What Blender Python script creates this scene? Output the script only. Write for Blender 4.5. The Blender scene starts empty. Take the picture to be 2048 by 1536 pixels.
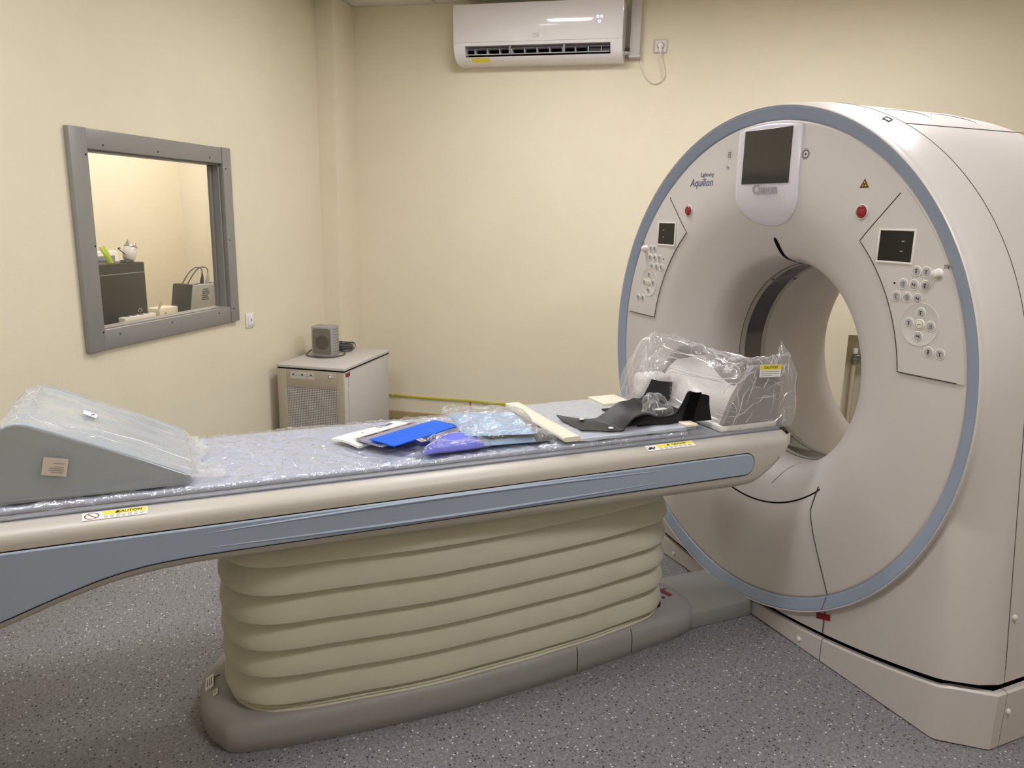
import bpy, bmesh, math, random
from mathutils import Vector, Matrix, noise
random.seed(7)
SC = bpy.context.scene
COL = SC.collection
PI = math.pi

# ------------------------------------------------------------------ camera, world, exposure
cam_d = bpy.data.cameras.new('camera')
cam = bpy.data.objects.new('camera', cam_d)
COL.objects.link(cam)
cam_d.sensor_width = 36.0
cam_d.lens = 36.0 * 1529.22 / 2048.0
cam_d.clip_start = 0.02
_r = Vector((0.91441916, -0.40424345, 0.02061157))
_u = Vector((0.06920127, 0.20630303, 0.97603803))
_b = Vector((-0.39880921, -0.89108153, 0.2166216))
M = Matrix((_r, _u, _b)).transposed().to_4x4()
M.translation = Vector((-1.95941, -2.20638, 1.48698))
cam.matrix_world = M
SC.camera = cam

world = bpy.data.worlds.new('world')
SC.world = world
world.use_nodes = True
world.node_tree.nodes['Background'].inputs[0].default_value = (0.5, 0.5, 0.5, 1)
world.node_tree.nodes['Background'].inputs[1].default_value = 0.02

SC.view_settings.view_transform = 'Standard'
SC.view_settings.look = 'None'
SC.view_settings.gamma = 1.0
SC.view_settings.use_curve_mapping = False
SC.view_settings.exposure = 0.0
LIGHT_STRENGTH = 34.0
LIGHT_COLOR = (1.0, 0.985, 1.0)

# ------------------------------------------------------------------ room frame
AW = Vector((0.61124795, 0.79143916, 0.0))      # into the back wall
BW = Vector((0.79143916, -0.61124795, 0.0))     # to the right along the back wall
ROOM_ROT = math.atan2(BW.y, BW.x)
def R(a, b, z):
    return AW * a + BW * b + Vector((0, 0, z))
A_BACK, A_FRONT, B_LEFT, B_RIGHT, Z_CEIL = 2.155, -3.75, -2.70, 2.75, 2.81
A_COL, B_COL = 1.845, -2.576
B_CTRL = -4.0

# ------------------------------------------------------------------ materials
def lin(c):
    return tuple(((v / 255.0) / 12.92 if v / 255.0 <= 0.04045 else ((v / 255.0 + 0.055) / 1.055) ** 2.4) for v in c)
MATS = {}
def mat(name, rgb, rough=0.5, metal=0.0, spec=0.5, bump=0.0, bscale=200.0, var=0.0, vscale=8.0, coat=0.0):
    m = bpy.data.materials.new(name)
    m.use_nodes = True
    nt = m.node_tree
    p = nt.nodes['Principled BSDF']
    c = lin(rgb)
    p.inputs['Base Color'].default_value = (*c, 1)
    p.inputs['Roughness'].default_value = rough
    p.inputs['Metallic'].default_value = metal
    p.inputs['Specular IOR Level'].default_value = spec
    p.inputs['Coat Weight'].default_value = coat
    tc = nt.nodes.new('ShaderNodeTexCoord')
    if bump > 0:
        n = nt.nodes.new('ShaderNodeTexNoise'); n.inputs['Scale'].default_value = bscale; n.inputs['Detail'].default_value = 3
        b = nt.nodes.new('ShaderNodeBump'); b.inputs['Strength'].default_value = bump; b.inputs['Distance'].default_value = 0.002
        nt.links.new(tc.outputs['Object'], n.inputs['Vector'])
        nt.links.new(n.outputs['Fac'], b.inputs['Height'])
        nt.links.new(b.outputs['Normal'], p.inputs['Normal'])
    if var > 0:
        n = nt.nodes.new('ShaderNodeTexNoise'); n.inputs['Scale'].default_value = vscale; n.inputs['Detail'].default_value = 5
        r = nt.nodes.new('ShaderNodeValToRGB')
        r.color_ramp.elements[0].position = 0.3; r.color_ramp.elements[1].position = 0.7
        r.color_ramp.elements[0].color = (*[v * (1 - var) for v in c], 1)
        r.color_ramp.elements[1].color = (*[min(1, v * (1 + var)) for v in c], 1)
        nt.links.new(tc.outputs['Object'], n.inputs['Vector'])
        nt.links.new(n.outputs['Fac'], r.inputs['Fac'])
        nt.links.new(r.outputs['Color'], p.inputs['Base Color'])
    MATS[name] = m
    return m
def emis(name, rgb, strength):
    m = bpy.data.materials.new(name); m.use_nodes = True
    nt = m.node_tree; nt.nodes.clear()
    e = nt.nodes.new('ShaderNodeEmission'); o = nt.nodes.new('ShaderNodeOutputMaterial')
    e.inputs[0].default_value = (*rgb, 1); e.inputs[1].default_value = strength
    nt.links.new(e.outputs[0], o.inputs[0])
    MATS[name] = m
    return m
def film(name, tint, haze, rough=0.12, bump=0.25, bscale=60.0, gloss=0.35, bdist=0.004):
    """thin clear plastic film: mostly see-through, a little milky, mirror-like at glancing angles"""
    m = bpy.data.materials.new(name); m.use_nodes = True
    nt = m.node_tree; nt.nodes.clear()
    o = nt.nodes.new('ShaderNodeOutputMaterial')
    tr = nt.nodes.new('ShaderNodeBsdfTransparent'); tr.inputs[0].default_value = (0.96, 0.96, 0.97, 1)
    di = nt.nodes.new('ShaderNodeBsdfDiffuse'); di.inputs[0].default_value = (*tint, 1)
    tl = nt.nodes.new('ShaderNodeBsdfTranslucent'); tl.inputs[0].default_value = (*tint, 1)
    gl = nt.nodes.new('ShaderNodeBsdfGlossy'); gl.inputs['Roughness'].default_value = rough; gl.inputs[0].default_value = (1, 1, 1, 1)
    m0 = nt.nodes.new('ShaderNodeMixShader'); m0.inputs[0].default_value = 0.4
    m1 = nt.nodes.new('ShaderNodeMixShader'); m1.inputs[0].default_value = haze
    m2 = nt.nodes.new('ShaderNodeMixShader')
    # Schlick reflectance that is the same from both sides of the film
    geo = nt.nodes.new('ShaderNodeNewGeometry')
    dot = nt.nodes.new('ShaderNodeVectorMath'); dot.operation = 'DOT_PRODUCT'
    ab = nt.nodes.new('ShaderNodeMath'); ab.operation = 'ABSOLUTE'
    om = nt.nodes.new('ShaderNodeMath'); om.operation = 'SUBTRACT'; om.inputs[0].default_value = 1.0; om.use_clamp = True
    pw = nt.nodes.new('ShaderNodeMath'); pw.operation = 'POWER'; pw.inputs[1].default_value = 5.0
    ad = nt.nodes.new('ShaderNodeMath'); ad.operation = 'MULTIPLY_ADD'; ad.inputs[1].default_value = 0.9; ad.inputs[2].default_value = gloss * 0.2
    tc = nt.nodes.new('ShaderNodeTexCoord')
    n = nt.nodes.new('ShaderNodeTexNoise'); n.inputs['Scale'].default_value = bscale; n.inputs['Detail'].default_value = 4; n.inputs['Distortion'].default_value = 1.5
    b = nt.nodes.new('ShaderNodeBump'); b.inputs['Strength'].default_value = bump; b.inputs['Distance'].default_value = bdist
    L = nt.links.new
    L(tc.outputs['Object'], n.inputs['Vector']); L(n.outputs['Fac'], b.inputs['Height'])
    if bump > 0:
        for s in (gl, di): L(b.outputs['Normal'], s.inputs['Normal'])
        L(b.outputs['Normal'], dot.inputs[0])
    else:
        L(geo.outputs['Normal'], dot.inputs[0])
    L(geo.outputs['Incoming'], dot.inputs[1]); L(dot.outputs['Value'], ab.inputs[0]); L(ab.outputs[0], om.inputs[1]); L(om.outputs[0], pw.inputs[0])
    L(di.outputs[0], m0.inputs[1]); L(tl.outputs[0], m0.inputs[2])
    L(tr.outputs[0], m1.inputs[1]); L(m0.outputs[0], m1.inputs[2])
    L(pw.outputs[0], ad.inputs[0]); L(ad.outputs[0], m2.inputs[0])
    L(m1.outputs[0], m2.inputs[1]); L(gl.outputs[0], m2.inputs[2]); L(m2.outputs[0], o.inputs[0])
    MATS[name] = m
    return m
def floor_mat():
    m = mat('vinyl_floor', (124, 116, 116), 0.42, spec=0.35)
    nt = m.node_tree; p = nt.nodes['Principled BSDF']; L = nt.links.new
    tc = nt.nodes.new('ShaderNodeTexCoord')
    base = nt.nodes.new('ShaderNodeTexNoise'); base.inputs['Scale'].default_value = 90; base.inputs['Detail'].default_value = 4
    L(tc.outputs['Object'], base.inputs['Vector'])
    ramp = nt.nodes.new('ShaderNodeValToRGB')
    ramp.color_ramp.elements[0].position = 0.3; ramp.color_ramp.elements[1].position = 0.7
    ramp.color_ramp.elements[0].color = (*lin((112, 110, 113)), 1); ramp.color_ramp.elements[1].color = (*lin((142, 140, 143)), 1)
    L(base.outputs['Fac'], ramp.inputs['Fac'])
    cur = ramp.outputs['Color']
    for scale, thr, size, col, off in ((95, 0.80, 0.30, (38, 34, 34), 0), (120, 0.82, 0.28, (70, 64, 64), 3.1), (90, 0.86, 0.26, (222, 222, 224), 7.7), (150, 0.72, 0.3, (168, 166, 168), 11.3)):
        mp = nt.nodes.new('ShaderNodeMapping'); mp.inputs['Location'].default_value = (off, off * 0.7, 0)
        v = nt.nodes.new('ShaderNodeTexVoronoi'); v.inputs['Scale'].default_value = scale; v.inputs['Randomness'].default_value = 1.0
        L(tc.outputs['Object'], mp.inputs['Vector']); L(mp.outputs[0], v.inputs['Vector'])
        sep = nt.nodes.new('ShaderNodeSeparateColor'); L(v.outputs['Color'], sep.inputs[0])
        g = nt.nodes.new('ShaderNodeMath'); g.operation = 'GREATER_THAN'; g.inputs[1].default_value = thr
        L(sep.outputs[0], g.inputs[0])
        l = nt.nodes.new('ShaderNodeMath'); l.operation = 'LESS_THAN'; l.inputs[1].default_value = size
        L(v.outputs['Distance'], l.inputs[0])
        mu = nt.nodes.new('ShaderNodeMath'); mu.operation = 'MULTIPLY'; L(g.outputs[0], mu.inputs[0]); L(l.outputs[0], mu.inputs[1])
        mx = nt.nodes.new('ShaderNodeMix'); mx.data_type = 'RGBA'
        L(mu.outputs[0], mx.inputs[0]); L(cur, mx.inputs[6]); mx.inputs[7].default_value = (*lin(col), 1)
        cur = mx.outputs[2]
    L(cur, p.inputs['Base Color'])
    return m

floor_mat()
mat('wall_paint', (230, 221, 197), 0.75, spec=0.25, bump=0.35, bscale=130, var=0.02, vscale=3)
mat('ceiling_tile', (226, 221, 206), 0.9, spec=0.1, bump=0.2, bscale=300)
mat('ceiling_rail', (210, 206, 196), 0.5)
mat('board_wood', (176, 156, 112), 0.6, var=0.08, vscale=20)
mat('cover_white', (204, 198, 195), 0.34, spec=0.5, bump=0.03, bscale=900)
mat('cover_dark_seam', (58, 52, 46), 0.8)
mat('ring_blue', (144, 156, 176), 0.35)
mat('strip_blue', (158, 172, 192), 0.4)
mat('black', (12, 11, 11), 0.6, spec=0.3)
mat('gap_black', (6, 5, 5), 0.9, spec=0.1)
mat('couch_cream', (190, 184, 175), 0.42, bump=0.03, bscale=700)
mat('bellows', (196, 192, 174), 0.55, spec=0.35, bump=0.06, bscale=300, var=0.03, vscale=6)
mat('base_grey', (150, 148, 147), 0.5, bump=0.05, bscale=600)
mat('duct_grey', (144, 143, 141), 0.5)
mat('bezel', (214, 210, 220), 0.22)
mat('screen_grey', (52, 48, 46), 0.08, spec=0.6)
mat('screen_black', (10, 10, 10), 0.2, spec=0.5)
mat('acrylic_dark', (70, 62, 62), 0.06, spec=0.9)
mat('button', (178, 174, 176), 0.4)
mat('button_rim', (226, 220, 212), 0.4)
mat('icon_dark', (48, 46, 52), 0.6)
mat('red', (146, 26, 38), 0.35)
mat('red_label', (132, 20, 30), 0.4)
mat('white_plastic', (236, 232, 228), 0.35)
mat('ac_white', (236, 231, 233), 0.09, spec=0.55)
mat('yellow', (238, 220, 60), 0.5)
mat('logo_blue', (74, 80, 122), 0.5)
mat('logo_grey', (150, 146, 150), 0.5)
mat('text_dark', (60, 58, 60), 0.6)
mat('brown_mark', (92, 62, 18), 0.5)
mat('frame_grey', (140, 138, 134), 0.38, spec=0.5)
mat('steel', (150, 150, 148), 0.35, metal=0.8)
mat('tabletop', (150, 154, 162), 0.35)
mat('mattress', (182, 190, 208), 0.6, bump=0.05, bscale=200)
mat('wedge_vinyl', (146, 160, 170), 0.5, bump=0.08, bscale=60)
mat('paper', (238, 236, 232), 0.6)
mat('paper_warm', (222, 206, 196), 0.7)
mat('blue_folder', (10, 96, 222), 0.5, spec=0.25)
mat('lilac_sheet', (160, 162, 206), 0.4)
mat('purple_pouch', (96, 104, 224), 0.5, spec=0.3)
mat('navy', (34, 46, 110), 0.5)
mat('pad_blue', (156, 186, 214), 0.7, bump=0.15, bscale=120)
mat('cream_foam', (232, 226, 206), 0.7)
mat('carbon', (34, 34, 36), 0.5, bump=0.25, bscale=500)
mat('holder_grey', (146, 140, 138), 0.5)
mat('cabinet', (200, 195, 190), 0.5, bump=0.06, bscale=500)
mat('cabinet_front', (176, 166, 148), 0.5)
mat('speaker_grey', (158, 156, 154), 0.5)
mat('speaker_cloth', (116, 110, 100), 0.8, bump=0.3, bscale=900)
mat('speaker_cone', (88, 82, 72), 0.8)
mat('cable_grey', (84, 80, 78), 0.5)
mat('cable_white', (232, 224, 208), 0.5)
mat('cable_yellow', (196, 176, 40), 0.5)
mat('rust', (140, 84, 50), 0.6)
mat('pipe_paint', (206, 196, 168), 0.45)
mat('pc_black', (24, 22, 20), 0.5)
mat('trim_grey', (176, 172, 164), 0.4)
mat('desk', (196, 180, 150), 0.5)
mat('monitor_blue', (70, 86, 116), 0.3)
mat('green_leaf', (186, 206, 40), 0.5)
mat('grille_dark', (44, 40, 34), 0.8)
film('film_clear', (0.9, 0.9, 0.92), 0.11, rough=0.07, bump=0.8, bscale=34, bdist=0.007)
film('film_mattress', (0.88, 0.88, 0.93), 0.12, rough=0.07, bump=0.9, bscale=26, gloss=0.55, bdist=0.009)
film('film_milky', (0.86, 0.87, 0.88), 0.38, rough=0.22, bump=0.25, bscale=30)
film('film_sleeve', (0.9, 0.9, 0.92), 0.03, rough=0.06, bump=0.3, bscale=35)
film('film_crease', (0.95, 0.95, 0.96), 0.6, rough=0.15, bump=0.0, gloss=1.0)
film('window_glass', (0.9, 0.9, 0.85), 0.02, rough=0.0, bump=0.0, gloss=0.1)
emis('lamp_panel', LIGHT_COLOR, LIGHT_STRENGTH)
emis('ac_led', (0.75, 0.82, 1.0), 1.6)

# ------------------------------------------------------------------ mesh helpers
class MB:
    def __init__(self):
        self.v = []; self.f = []; self.m = []; self.cur = 0
    def add(self, vs, fs):
        o = len(self.v)
        self.v += [Vector(p) for p in vs]
        for f in fs:
            self.f.append([i + o for i in f]); self.m.append(self.cur)
        return self
    def slot(self, i):
        self.cur = i; return self
    def box(self, lo, hi, frame=None):
        x0, y0, z0 = lo; x1, y1, z1 = hi
        vs = [(x0, y0, z0), (x1, y0, z0), (x1, y1, z0), (x0, y1, z0), (x0, y0, z1), (x1, y0, z1), (x1, y1, z1), (x0, y1, z1)]
        if frame: vs = [frame(*p) for p in vs]
        return self.add(vs, [(0, 3, 2, 1), (4, 5, 6, 7), (0, 1, 5, 4), (1, 2, 6, 5), (2, 3, 7, 6), (3, 0, 4, 7)])
    def rbox(self, lo, hi, bev, frame=None, seg=2):
        bm = bmesh.new()
        bmesh.ops.create_cube(bm, size=1)
        for v in bm.verts:
            v.co = Vector([lo[i] + (v.co[i] + 0.5) * (hi[i] - lo[i]) for i in range(3)])
        bev = min(bev, 0.49 * min(abs(hi[i] - lo[i]) for i in range(3)))
        bmesh.ops.bevel(bm, geom=list(bm.edges), offset=bev, segments=seg, affect='EDGES', profile=0.5)
        bm.verts.index_update()
        vs = [frame(*v.co) if frame else v.co.copy() for v in bm.verts]
        fs = [[v.index for v in f.verts] for f in bm.faces]
        bm.free()
        return self.add(vs, fs)
    def prism(self, pts, vec):
        """polygon (3d points) extruded by vec"""
        n = len(pts); vec = Vector(vec)
        pts = [Vector(p) for p in pts]
        return self.add(pts + [p + vec for p in pts], [list(range(n))[::-1], [n + i for i in range(n)]] + [(i, (i + 1) % n, n + (i + 1) % n, n + i) for i in range(n)])
    def plate(self, pts, vec, bev, inset=None):
        """extruded polygon whose front edge (at +vec) is bevelled: the outline must be roughly convex"""
        n = len(pts); vec = Vector(vec); pts = [Vector(p) for p in pts]
        c = sum(pts, Vector()) / n
        nv = vec.normalized()
        mid = [p + vec - nv * bev for p in pts]
        top = []
        for i, p in enumerate(pts):
            e = (pts[(i + 1) % n] - pts[i - 1]).normalized()
            inw = nv.cross(e)
            if inw.dot(c - p) < 0: inw = -inw
            top.append(p + vec + inw * bev)
        vs = pts + mid + top
        fs = [list(range(n))[::-1], [2 * n + i for i in range(n)]]
        for k in (0, 1):
            fs += [(k * n + i, k * n + (i + 1) % n, (k + 1) * n + (i + 1) % n, (k + 1) * n + i) for i in range(n)]
        return self.add(vs, fs)
    def grid(self, rows, closed_u=False, closed_v=False, flip=False):
        nr, nc = len(rows), len(rows[0])
        vs = [p for r in rows for p in r]
        fs = []
        for i in range(nr if closed_v else nr - 1):
            for j in range(nc if closed_u else nc - 1):
                a = i * nc + j; b = i * nc + (j + 1) % nc; c = ((i + 1) % nr) * nc + (j + 1) % nc; d = ((i + 1) % nr) * nc + j
                fs.append((a, d, c, b) if flip else (a, b, c, d))
        return self.add(vs, fs)
    def cap(self, pts, flip=False):
        n = len(pts)
        return self.add(pts, [list(range(n))[::-1] if flip else list(range(n))])
    def tube(self, pts, rad, seg=8, caps=True, closed=False):
        pts = [Vector(p) for p in pts]; n = len(pts)
        rads = rad if isinstance(rad, (list, tuple)) else [rad] * n
        rows = []; prev = None
        for i, p in enumerate(pts):
            if closed: t = (pts[(i + 1) % n] - pts[i - 1])
            else: t = pts[min(i + 1, n - 1)] - pts[max(i - 1, 0)]
            if t.length < 1e-9: t = Vector((0, 0, 1))
            t.normalize()
            if prev is None:
                a = Vector((0, 0, 1)) if abs(t.z) < 0.9 else Vector((1, 0, 0))
                nrm = (a - t * a.dot(t)).normalized()
            else:
                nrm = (prev - t * prev.dot(t))
                nrm = nrm.normalized() if nrm.length > 1e-6 else Vector((1, 0, 0))
            prev = nrm; bn = t.cross(nrm)
            rows.append([p + (nrm * math.cos(2 * PI * k / seg) + bn * math.sin(2 * PI * k / seg)) * rads[i] for k in range(seg)])
        self.grid(rows, closed_u=True, closed_v=closed)
        if caps and not closed:
            self.cap(rows[0], True); self.cap(rows[-1])
        return self
    def cyl(self, p0, p1, r0, r1=None, seg=20, caps=True):
        return self.tube([p0, p1], [r0, r0 if r1 is None else r1], seg, caps)
    def lathe(self, prof, org, axis, seg=48, close=False):
        """prof: list of (radius, distance along axis)"""
        axis = Vector(axis).normalized(); org = Vector(org)
        a = Vector((0, 0, 1)) if abs(axis.z) < 0.9 else Vector((1, 0, 0))
        u = (a - axis * a.dot(axis)).normalized(); w = axis.cross(u)
        rows = [[org + axis * h + (u * math.cos(2 * PI * k / seg) + w * math.sin(2 * PI * k / seg)) * r for k in range(seg)] for r, h in prof]
        self.grid(rows, closed_u=True)
        if close:
            self.cap(rows[0], True); self.cap(rows[-1])
        return self
    def mesh(self, name, mats, inv=None, smooth=True, angle=35, weld=True):
        me = bpy.data.meshes.new(name)
        vs = [inv @ p for p in self.v] if inv is not None else self.v
        me.from_pydata([tuple(p) for p in vs], [], self.f)
        for mm in (mats if isinstance(mats, (list, tuple)) else [mats]): me.materials.append(MATS[mm])
        for i, p in enumerate(me.polygons):
            p.material_index = self.m[i]
        bm = bmesh.new(); bm.from_mesh(me)
        if weld: bmesh.ops.remove_doubles(bm, verts=bm.verts, dist=1e-5)
        bmesh.ops.recalc_face_normals(bm, faces=bm.faces)
        bm.to_mesh(me); bm.free()
        if smooth:
            for p in me.polygons: p.use_smooth = True
            me.set_sharp_from_angle(angle=math.radians(angle))
        me.update()
        return me

INV = {}
def root_inv(o):
    while o is not None:
        if o.name in INV: return INV[o.name]
        o = o.parent
    return None
def build(mb, name, mats, parent=None, smooth=True, angle=35, label=None):
    """links the collected shape (given in world coordinates) as one mesh object under its thing"""
    inv = root_inv(parent) if parent is not None else None
    o = bpy.data.objects.new(name, mb.mesh(name, mats, inv, smooth, angle))
    COL.objects.link(o)
    if parent is not None: o.parent = parent
    if label: o['label'] = label
    return o
def inst(me, name, parent, mtx):
    """one more copy of a shared mesh under a thing; mtx in world coordinates"""
    o = bpy.data.objects.new(name, me); COL.objects.link(o)
    inv = root_inv(parent) if parent is not None else None
    o.parent = parent
    o.matrix_local = (inv @ mtx) if inv is not None else mtx
    return o
def thing(name, label, cat, loc=(0, 0, 0), rotz=0.0, group=None):
    o = bpy.data.objects.new(name, None); COL.objects.link(o)
    o.location = loc; o.rotation_euler = (0, 0, rotz); o.empty_display_size = 0.1
    o['label'] = label; o['category'] = cat
    if group: o['group'] = group
    INV[o.name] = (Matrix.Translation(Vector(loc)) @ Matrix.Rotation(rotz, 4, 'Z')).inverted()
    return o
def single(mb, name, mats, label, cat, loc=(0, 0, 0), rotz=0.0, group=None, smooth=True, angle=35):
    """a thing that is one mesh, with its origin at its base"""
    mw = Matrix.Translation(Vector(loc)) @ Matrix.Rotation(rotz, 4, 'Z')
    o = bpy.data.objects.new(name, mb.mesh(name, mats, mw.inverted(), smooth, angle)); COL.objects.link(o)
    o.location = loc; o.rotation_euler = (0, 0, rotz)
    o['label'] = label; o['category'] = cat
    if group: o['group'] = group
    INV[o.name] = mw.inverted()
    return o
def struct(mb, name, mats, label=None, cat=None, smooth=False):
    o = bpy.data.objects.new(name, mb.mesh(name, mats, None, smooth)); COL.objects.link(o)
    o['kind'] = 'structure'
    o['label'] = label or name.replace('_', ' ')
    o['category'] = cat or name.split('_')[0]
    return o
def text(mb, s, size, org, u, v, lift=0.0, align='LEFT', shear=0.0, bold=0.0):
    """flat lettering set on the plane (org, u, v), a hair proud of the surface"""
    cu = bpy.data.curves.new('lettering', 'FONT'); cu.body = s; cu.size = size; cu.align_x = align; cu.shear = shear
    cu.offset = bold; cu.extrude = 0.0003; cu.resolution_u = 3
    ob = bpy.data.objects.new('lettering', cu)
    COL.objects.link(ob)
    dg = bpy.context.evaluated_depsgraph_get(); dg.update()
    me = bpy.data.meshes.new_from_object(ob.evaluated_get(dg))
    u = Vector(u).normalized(); v = Vector(v).normalized(); n = u.cross(v)
    org = Vector(org) + n * lift
    mb.add([org + u * p.co.x + v * p.co.y + n * p.co.z for p in me.vertices], [list(p.vertices) for p in me.polygons])
    bpy.data.objects.remove(ob); bpy.data.curves.remove(cu); bpy.data.meshes.remove(me)
    return mb
def quad_plate(mb, org, u, v, w, h, t):
    """thin sticker with its lower left corner at org"""
    u = Vector(u).normalized(); v = Vector(v).normalized(); n = u.cross(v); org = Vector(org)
    return mb.prism([org, org + u * w, org + u * w + v * h, org + v * h], n * t)
def catmull(pts, n=8, closed=False):
    pts = [Vector(p) for p in pts]; out = []; N = len(pts)
    for i in range(N if closed else N - 1):
        if closed: p0, p1, p2, p3 = pts[i - 1], pts[i], pts[(i + 1) % N], pts[(i + 2) % N]
        else: p0, p1, p2, p3 = pts[max(i - 1, 0)], pts[i], pts[i + 1], pts[min(i + 2, N - 1)]
        for k in range(n):
            t = k / n
            out.append(0.5 * ((2 * p1) + (p2 - p0) * t + (2 * p0 - 5 * p1 + 4 * p2 - p3) * t * t + (3 * p1 - p0 - 3 * p2 + p3) * t ** 3))
    if not closed: out.append(pts[-1])
    return out
def interp(tab, x):
    if x <= tab[0][0]: return tab[0][1]
    for (a, fa), (b, fb) in zip(tab, tab[1:]):
        if x <= b:
            t = (x - a) / (b - a); return fa + (fb - fa) * t
    return tab[-1][1]
def smooth_tab(tab, n=8):
    return [(p.x, p.y) for p in catmull([(a, b, 0) for a, b in tab], n)]
def creases(mb, rows, n, seed, rmax=0.0012, lift=0.0006, lo=6, hi=18):
    """thin raised folds wandering over a film surface"""
    rg = random.Random(seed); nr, nc = len(rows), len(rows[0])
    for _ in range(n):
        i, j = rg.uniform(1, nr - 2), rg.uniform(1, nc - 2); a = rg.uniform(0, 2 * PI); L = rg.randint(lo, hi); pts = []
        for k in range(L):
            if not (0 <= i < nr - 1 and 0 <= j < nc - 1): break
            p = rows[int(i)][int(j)]; q = rows[min(nr - 1, int(i) + 1)][int(j)]; r = rows[int(i)][min(nc - 1, int(j) + 1)]
            fi, fj = i - int(i), j - int(j)
            pts.append(p + (q - p) * fi + (r - p) * fj + Vector((0, 0, lift)))
            a += rg.uniform(-0.25, 0.25); i += 0.8 * math.cos(a); j += 0.8 * math.sin(a)
        if len(pts) >= 4:
            m_ = rg.uniform(0.35, 1.0) * rmax
            mb.tube(pts, [m_ * (0.12 + math.sin(PI * k / (len(pts) - 1))) for k in range(len(pts))], 5)
    return mb
def nz(x, y, z, s=1.0):
    return noise.noise(Vector((x * s, y * s, z * s)))
def ridge(x, y, z, s):
    return 1.0 - 2.0 * abs(noise.noise(Vector((x * s, y * s, z * s))))

# ------------------------------------------------------------------ the room
ROOMBOX = lambda a, b, z: R(a, b, z)
WT = 0.22
WL = 0.055      # the partition with the window is thin
mb = MB(); mb.box((A_FRONT - WT, B_CTRL - WT, -0.1), (A_BACK + 0.4, B_RIGHT + WT, 0.0), ROOMBOX)
struct(mb, 'floor', 'vinyl_floor', 'grey speckled vinyl floor', 'floor')

# ceiling: slab, rails and lay-in tiles
mb = MB(); mb.box((A_FRONT - WT, B_CTRL - WT, Z_CEIL + 0.03), (A_BACK + 0.4, B_RIGHT + WT, Z_CEIL + 0.12), ROOMBOX)
ceiling = struct(mb, 'ceiling', 'ceiling_rail', 'pale lay-in tile ceiling', 'ceiling')
INV[ceiling.name] = Matrix.Identity(4)
JA = [A_BACK - 0.595 * k for k in range(0, 11)]
JB = [-2.576] + [-2.0 + 0.6 * k for k in range(0, 8)] + [B_RIGHT]
mb = MB()
for a in JA: mb.box((a - 0.012, B_LEFT, Z_CEIL - 0.002), (a + 0.012, B_RIGHT, Z_CEIL + 0.03), ROOMBOX)
for b in [B_LEFT + 0.012] + JB: mb.box((A_FRONT, b - 0.012, Z_CEIL - 0.0018), (A_BACK, b + 0.012, Z_CEIL + 0.03), ROOMBOX)
build(mb, 'ceiling_rail', 'ceiling_rail', ceiling, smooth=False)
LAMPS = [(0.6675, -1.1), (0.6675, 0.7), (-1.7125, -1.7), (-1.7125, 0.7)]
for i in range(len(JA) - 1):
    for j in range(len(JB) - 1):
        a0, a1, b0, b1 = JA[i + 1] + 0.01, JA[i] - 0.01, JB[j] + 0.01, JB[j + 1] - 0.01
        if any(abs((a0 + a1) / 2 - la) < 0.2 and abs((b0 + b1) / 2 - lb) < 0.2 for la, lb in LAMPS): continue
        mb = MB(); mb.box((a0, b0, Z_CEIL + 0.004), (a1, b1, Z_CEIL + 0.018), ROOMBOX)
        build(mb, 'ceiling_tile', 'ceiling_tile', ceiling, smooth=False)
LAMP_LABELS = ['square ceiling light panel above the foot of the couch', 'square ceiling light panel above the scanner ring',
               'square ceiling light panel closest to the window wall and the viewer', 'square ceiling light panel in front of the scanner side']
for (la, lb), lab in zip(LAMPS, LAMP_LABELS):
    t = thing('ceiling_light', lab, 'ceiling light', R(la, lb, Z_CEIL), ROOM_ROT, 'square ceiling light panels')
    mb = MB()
    for (x0, x1, y0, y1) in ((-0.29, -0.27, -0.29, 0.29), (0.27, 0.29, -0.29, 0.29), (-0.27, 0.27, -0.29, -0.27), (-0.27, 0.27, 0.27, 0.29)):
        mb.box((la + x0, lb + y0, Z_CEIL - 0.006), (la + x1, lb + y1, Z_CEIL + 0.02), ROOMBOX)
    build(mb, 'frame', 'white_plastic', t, smooth=False)
    mb = MB(); mb.box((la - 0.27, lb - 0.27, Z_CEIL - 0.001), (la + 0.27, lb + 0.27, Z_CEIL + 0.015), ROOMBOX)
    build(mb, 'diffuser', 'lamp_panel', t, smooth=False)

# back wall with the radiator niche
NB0, NB1, NZ1, ND = 0.724, 2.1, 0.795, 0.17
mb = MB()
mb.box((A_BACK, B_CTRL - WT, 0), (A_BACK + WT, NB0, Z_CEIL + 0.03), ROOMBOX)
mb.box((A_BACK, NB1, 0), (A_BACK + WT, B_RIGHT + WT, Z_CEIL + 0.03), ROOMBOX)
mb.box((A_BACK, NB0, NZ1), (A_BACK + WT, NB1, Z_CEIL + 0.03), ROOMBOX)
mb.box((A_BACK + ND, NB0, 0), (A_BACK + WT + 0.05, NB1, NZ1), ROOMBOX)
struct(mb, 'wall_back', 'wall_paint', 'cream wall behind the scanner with a radiator niche', 'wall')
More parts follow.
